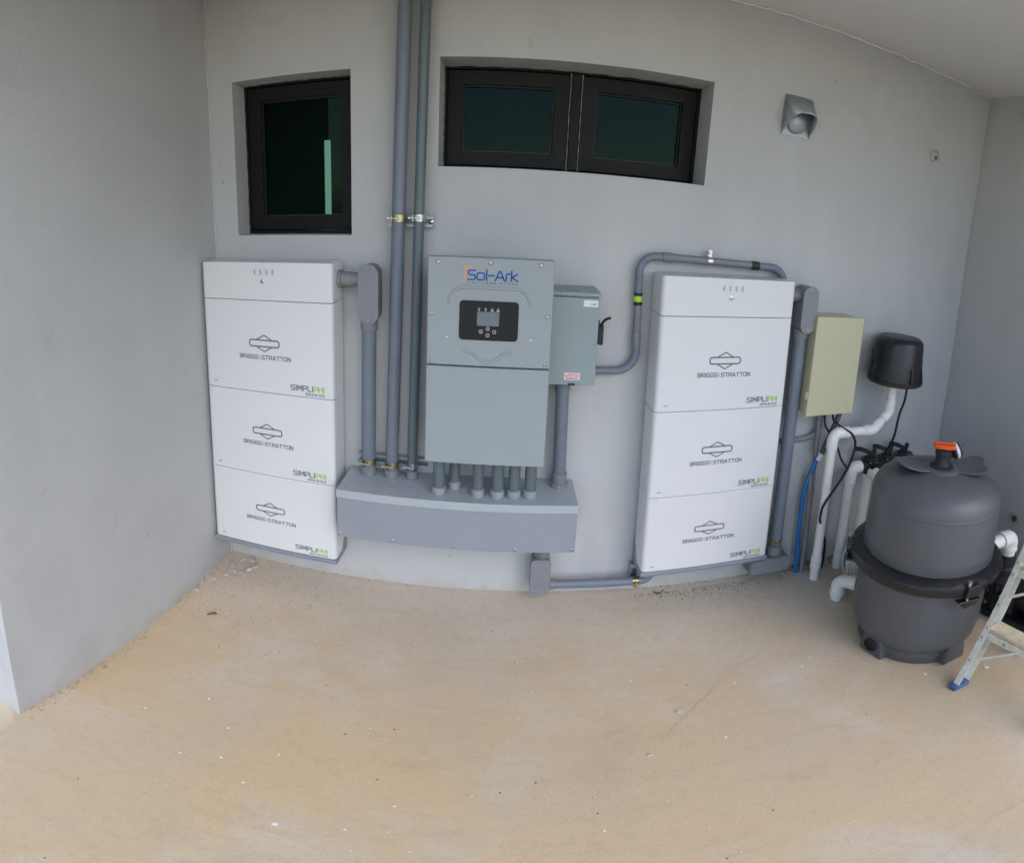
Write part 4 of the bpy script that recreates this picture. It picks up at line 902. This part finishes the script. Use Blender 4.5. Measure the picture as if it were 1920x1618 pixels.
b = MB(); b.lathe([(.03, 0), (.034, .006), (.034, .03), (.02, .036)], (2.36, -.72, .33), (-.6, -.4, .3), 20); b.build('plug', 'blackm', pm)
b = MB(); b.cyl((2.36, -.72, .04), (2.36, -.72, .33), .022, 14); b.build('stand_pipe', 'blackm', pm)
t = thing('white_pipe', 'white plastic pipe bending from the filter tank down into the black pump', 'pipe', (2.405, -.845, .33)); X_ = px_ - .02
b = MB(); b.cyl((X_, py_, .33), (X_, py_, .40), .036, 26); b.build('pipe', 'wpvc', t)
b = MB(); b.tube(fillet([(X_, py_, .380), (X_, py_, .448), (X_ - .075, py_ + .005, .446)], .042, 9), .0405, 24); b.build('elbow', 'wpvc', t)
b = MB(); b.cyl((X_ - .06, py_ + .004, .446), (2.10, py_ + .03, .436), .0345, 26); b.build('pipe', 'wpvc', t)
coupling(t, (X_, py_, .375), (X_, py_, .394), .0430, 'wpvc', 'collar'); coupling(t, (X_ - .062, py_ + .004, .446), (X_ - .078, py_ + .005, .446), .0430, 'wpvc', 'collar')

# ================================================================== step ladder
ld = thing('step_ladder', 'worn aluminium step ladder with wooden treads at the right edge', 'ladder', (1.764, -1.143, 0))
k = .47; H_ = 1.3; fx0 = 1.764
def rail(y, flip):
    b = MB()
    def P_(dx, dy, z): return (fx0 + k * z + dx, y + dy * flip, z)
    th = .0035; w_ = .062; fl_ = .026
    for (a0, a1, c0, c1) in ((0, w_, 0, th), (0, th, th, fl_), (w_ - th, w_, th, fl_)):
        vs = [P_(dx, dy, z) for z in (.022, H_) for dx, dy in ((a0, c0), (a1, c0), (a1, c1), (a0, c1))]
        fs = [(0, 1, 2, 3), (7, 6, 5, 4), (0, 4, 5, 1), (1, 5, 6, 2), (2, 6, 7, 3), (3, 7, 4, 0)]
        b.add(vs, fs if flip < 0 else [f[::-1] for f in fs])
    return b.build('front_rail', 'alu', ld, smooth=False)
W_ = .43
for y, fl_ in ((-1.120, -1), (-1.120 - W_, 1)):
    rl = rail(y, fl_)
    b = MB(); b.X = Matrix.Translation((fx0 + .034, y - .010 * (1 if fl_ < 0 else -1), 0)); b.prism(rrect(-.042, .046, -.020, .018, .010, 3), 0, .026, 'z'); b.build('foot_cap', 'bluecap', rl, bevel=.006)
    for z in (.14, .245, .29, .39, .52, .57):
        screw(rl, (fx0 + k * z + .03, y + (.001 if fl_ < 0 else -.001) , z), (0, 1 if fl_ < 0 else -1, 0), .0065)
        screw(rl, (fx0 + k * z - .0005, y - .012 * (1 if fl_ < 0 else -1), z), (-1, 0, k), .005)
for z in (.270, .545, .82, 1.10):
    xx = fx0 + k * z
    b = MB(); b.box(xx + .002, xx + .092, -1.150 - W_ + .034, -1.124, z - .004, z); b.box(xx + .002, xx + .006, -1.150 - W_ + .034, -1.124, z - .034, z - .004); b.box(xx + .088, xx + .092, -1.150 - W_ + .034, -1.124, z - .034, z - .004); tr = b.build('step', 'alu', ld, smooth=False)
    b = MB(); b.box(xx + .010, xx + .090, -1.150 - W_ + .045, -1.136, z + .0005, z + .020); b.build('wood_tread', 'wood', tr, bevel=.004)
    for s, y in ((-1, -1.128), (1, -1.146 - W_ + .03)):
        b = MB(); b.tube([(xx - k * .13 + .008, y, z - .135), (xx + .004, y + s * .165, z - .022)], .0062, 6); b.build('brace', 'alu', tr)
        screw(tr, (xx + .0015, y + s * .10, z - .018), (-1, 0, 0), .006)
kr = -.19
for y in (-1.155, -1.155 - W_ + .02):
    b = MB(); vs = [(2.185 - kr * z + dx, y + dy, z) for z in (.02, 1.29) for dx, dy in ((-.02, -.012), (.02, -.012), (.02, .012), (-.02, .012))]
    b.add(vs, [(3, 2, 1, 0), (4, 5, 6, 7), (0, 1, 5, 4), (1, 2, 6, 5), (2, 3, 7, 6), (3, 0, 4, 7)]); rl = b.build('rear_leg', 'alu', ld, smooth=False)
    b = MB(); b.prism(rrect(2.158, 2.212, y - .02, y + .02, .008, 3), 0, .035, 'z'); b.build('foot_cap', 'bluecap', rl, bevel=.005)
b = MB(); b.box(2.225, 2.255, -1.155 - W_ + .03, -1.168, .28, .30); b.build('rear_brace', 'alu', ld, smooth=False)
xt = fx0 + k * H_; b = MB(); b.box(xt - .03, xt + .13, -1.16 - W_, -1.10, H_ + .0005, H_ + .03); b.build('top_cap', 'alu', ld, bevel=.004)

# ================================================================== small things on the floor
def rock(seed, r):
    random.seed(seed); b = MB(); vs = []; fs = []
    n, mlat = 8, 5
    for i in range(mlat + 1):
        ph = pi * i / mlat
        for j in range(n):
            th = 2 * pi * j / n + i * .3; rr = r * (1 + random.uniform(-.28, .28)); vs.append((rr * sin(ph) * cos(th), rr * .8 * sin(ph) * sin(th), r * .6 * cos(ph) * (1 + random.uniform(-.2, .2)) + r * .45))
    for i in range(mlat):
        for j in range(n): fs.append((i * n + j, (i + 1) * n + j, (i + 1) * n + (j + 1) % n, i * n + (j + 1) % n))
    b.add(vs, fs); return b
RM = []
for i in range(5):
    me = rock(40 + i, .019).mesh('chunk', smooth=False); me.materials.append(M['stone']); RM.append(me)
random.seed(12)
spots = [(-1.03, -.10), (-1.00, -.07), (-.97, -.11), (-.94, -.08), (-1.045, -.16), (-1.01, -.15), (-.975, -.17), (-.945, -.15), (-.92, -.12), (-.955, -.21), (-1.05, -.21), (-.985, -.05), (-1.03, -.04), (-.925, -.18), (-.90, -.07), (-1.02, -.125), (-1.06, -.12), (-1.065, -.26), (-1.04, -.27), (-1.07, -.32), (-1.00, -.20), (-.99, -.24), (-1.06, -.07), (-.96, -.04), (-.93, -.05), (-.91, -.10), (-1.07, -.38), (-1.02, -.30)]
for i, (x, y) in enumerate(spots):
    ob = bpy.data.objects.new('concrete_chunk', RM[i % 5]); COL.objects.link(ob); s = random.uniform(.4, 1.25); ob.scale = (s, s * random.uniform(.5, 1.0), s * .65)
    ob.location = (x + random.uniform(-.008, .008), y + random.uniform(-.008, .008), 0); ob.rotation_euler = (random.uniform(-.3, .3), 0, random.uniform(0, 6))
    tag(ob, 'small broken concrete chunk in the corner pile under the left battery cabinet', 'rubble', 'concrete rubble in the corner')
for (x, y, s, lb) in ((.833, -.817, .5, 'pale pebble lying on the crack in the open floor, nearer the wall'), (.686, -1.004, .42, 'pale pebble on the open floor, nearer the camera of two')):
    ob = bpy.data.objects.new('pebble', RM[2]); COL.objects.link(ob); ob.location = (x, y, 0); ob.scale = (s, s, s * .8); tag(ob, lb, 'pebble', 'loose pebbles on the floor')
# crumbs and dirt along the wall feet: nobody could count it
b = MB(); random.seed(5)
def crumb(x, y, s):
    a = random.uniform(0, 6); pts = []
    for i in range(4): pts.append((x + s * cos(a + i * 1.57) * random.uniform(.6, 1.3), y + s * sin(a + i * 1.57) * random.uniform(.6, 1.3), -.001))
    b.add(pts + [(x, y, s * random.uniform(.6, 1.1))], [(0, 1, 4), (1, 2, 4), (2, 3, 4), (3, 0, 4), (3, 2, 1, 0)])
for i in range(420): crumb(XL + abs(random.gauss(0, .018)) + .002, -random.random() ** 1.3 * 1.35, random.uniform(.0012, .0038))
for i in range(500): crumb(XL + .25 * abs(random.gauss(0, 1)), -.02 - .30 * abs(random.gauss(0, 1)), random.uniform(.001, .0035))
for i in range(420): crumb(random.uniform(XL, 1.5), -abs(random.gauss(0, .012)) - .001, random.uniform(.001, .003))
for i in range(420): crumb(random.uniform(.85, 1.65), -.05 - abs(random.gauss(0, .035)), random.uniform(.001, .0036))
for i in range(700): crumb(random.uniform(1.62, 2.15), -abs(random.gauss(0, .035)) - .001, random.uniform(.0015, .006))
for i in range(260): crumb(random.uniform(-1, 2.3), random.uniform(-1.8, -.1), random.uniform(.0008, .0024))
gr = b.build('dirt_crumbs', 'grit', smooth=False); gr['kind'] = 'stuff'; gr['label'] = 'dark dirt crumbs and grit scattered along the foot of the walls'; gr['category'] = 'dirt'
# dried paint drips, cracks and scratches belong to the floor
random.seed(9)
for i, (x, y, r) in enumerate(((-.22, -1.37, .009), (-.365, -1.25, .005), (-.47, -1.18, .005), (-.65, -.95, .004), (-.80, -1.10, .004), (-.52, -1.05, .004), (-.58, -1.22, .004), (-.33, -1.10, .004), (.02, -1.22, .004), (1.36, -.72, .006), (1.42, -.68, .004), (.72, -.62, .004), (.5, -1.3, .004), (1.75, -1.0, .007), (1.98, -1.12, .012), (1.08, -.72, .004), (.2, -1.15, .003), (.93, -.98, .004), (-.12, -.9, .003))):
    k_ = 22; pts = []
    for j in range(k_): rr = .75 * r * (random.uniform(.6, 1.0) if j % 2 else random.uniform(.8, 1.7)); pts.append((x + rr * cos(2 * pi * j / k_), y + rr * sin(2 * pi * j / k_)))
    b = MB(); b.prism(pts, .0005, .0034, 'z'); b.build('paint_drip', 'paint', floor, smooth=False)
def floor_line(name, pts, w_, m, seed, jit):
    random.seed(seed); P = []
    for (x0, y0), (x1, y1) in zip(pts, pts[1:]):
        for k_ in range(12): f = k_ / 12; P.append((x0 + (x1 - x0) * f + random.uniform(-jit, jit), y0 + (y1 - y0) * f + random.uniform(-jit, jit)))
    b = MB(); b.ribbon(P, w_, (0, 0, .0032), (1, 0, 0), (0, 1, 0)); b.build(name, m, floor, smooth=False)
floor_line('crack', [(1.345, -.54), (1.177, -.612), (1.019, -.698), (.885, -.816), (.825, -.858), (.734, -.947)], .0009, 'crack', 3, .008)
pipe_thing('wire_scrap', 'tiny bent black wire scrap on the floor below the right cabinet', 'wire', smoothpath([(.965, -.045, .004), (.984, -.068, .004), (1.012, -.043, .006)], 5), .0022, 'rubber', n=6)
b = MB(); vs = []
for i in range(7):
    t_ = i / 6; w_ = .007 * sin(pi * min(1, t_ * .95 + .05)) + .0008
    for s_ in (-1, 1): vs.append((-.909 + .035 * (t_ - .5) + .008 * sin(3 * t_), -.512 + .02 * t_ + s_ * w_, .004 + .010 * sin(pi * t_) + .002 * s_))
b.add(vs, [(2 * i, 2 * i + 2, 2 * i + 3, 2 * i + 1) for i in range(6)])
lf = tag(b.build('dry_leaf', 'leaf'), 'curled brown dry leaf on the floor near the side wall', 'leaf'); so = lf.modifiers.new('thick', 'SOLIDIFY'); so.thickness = .0006
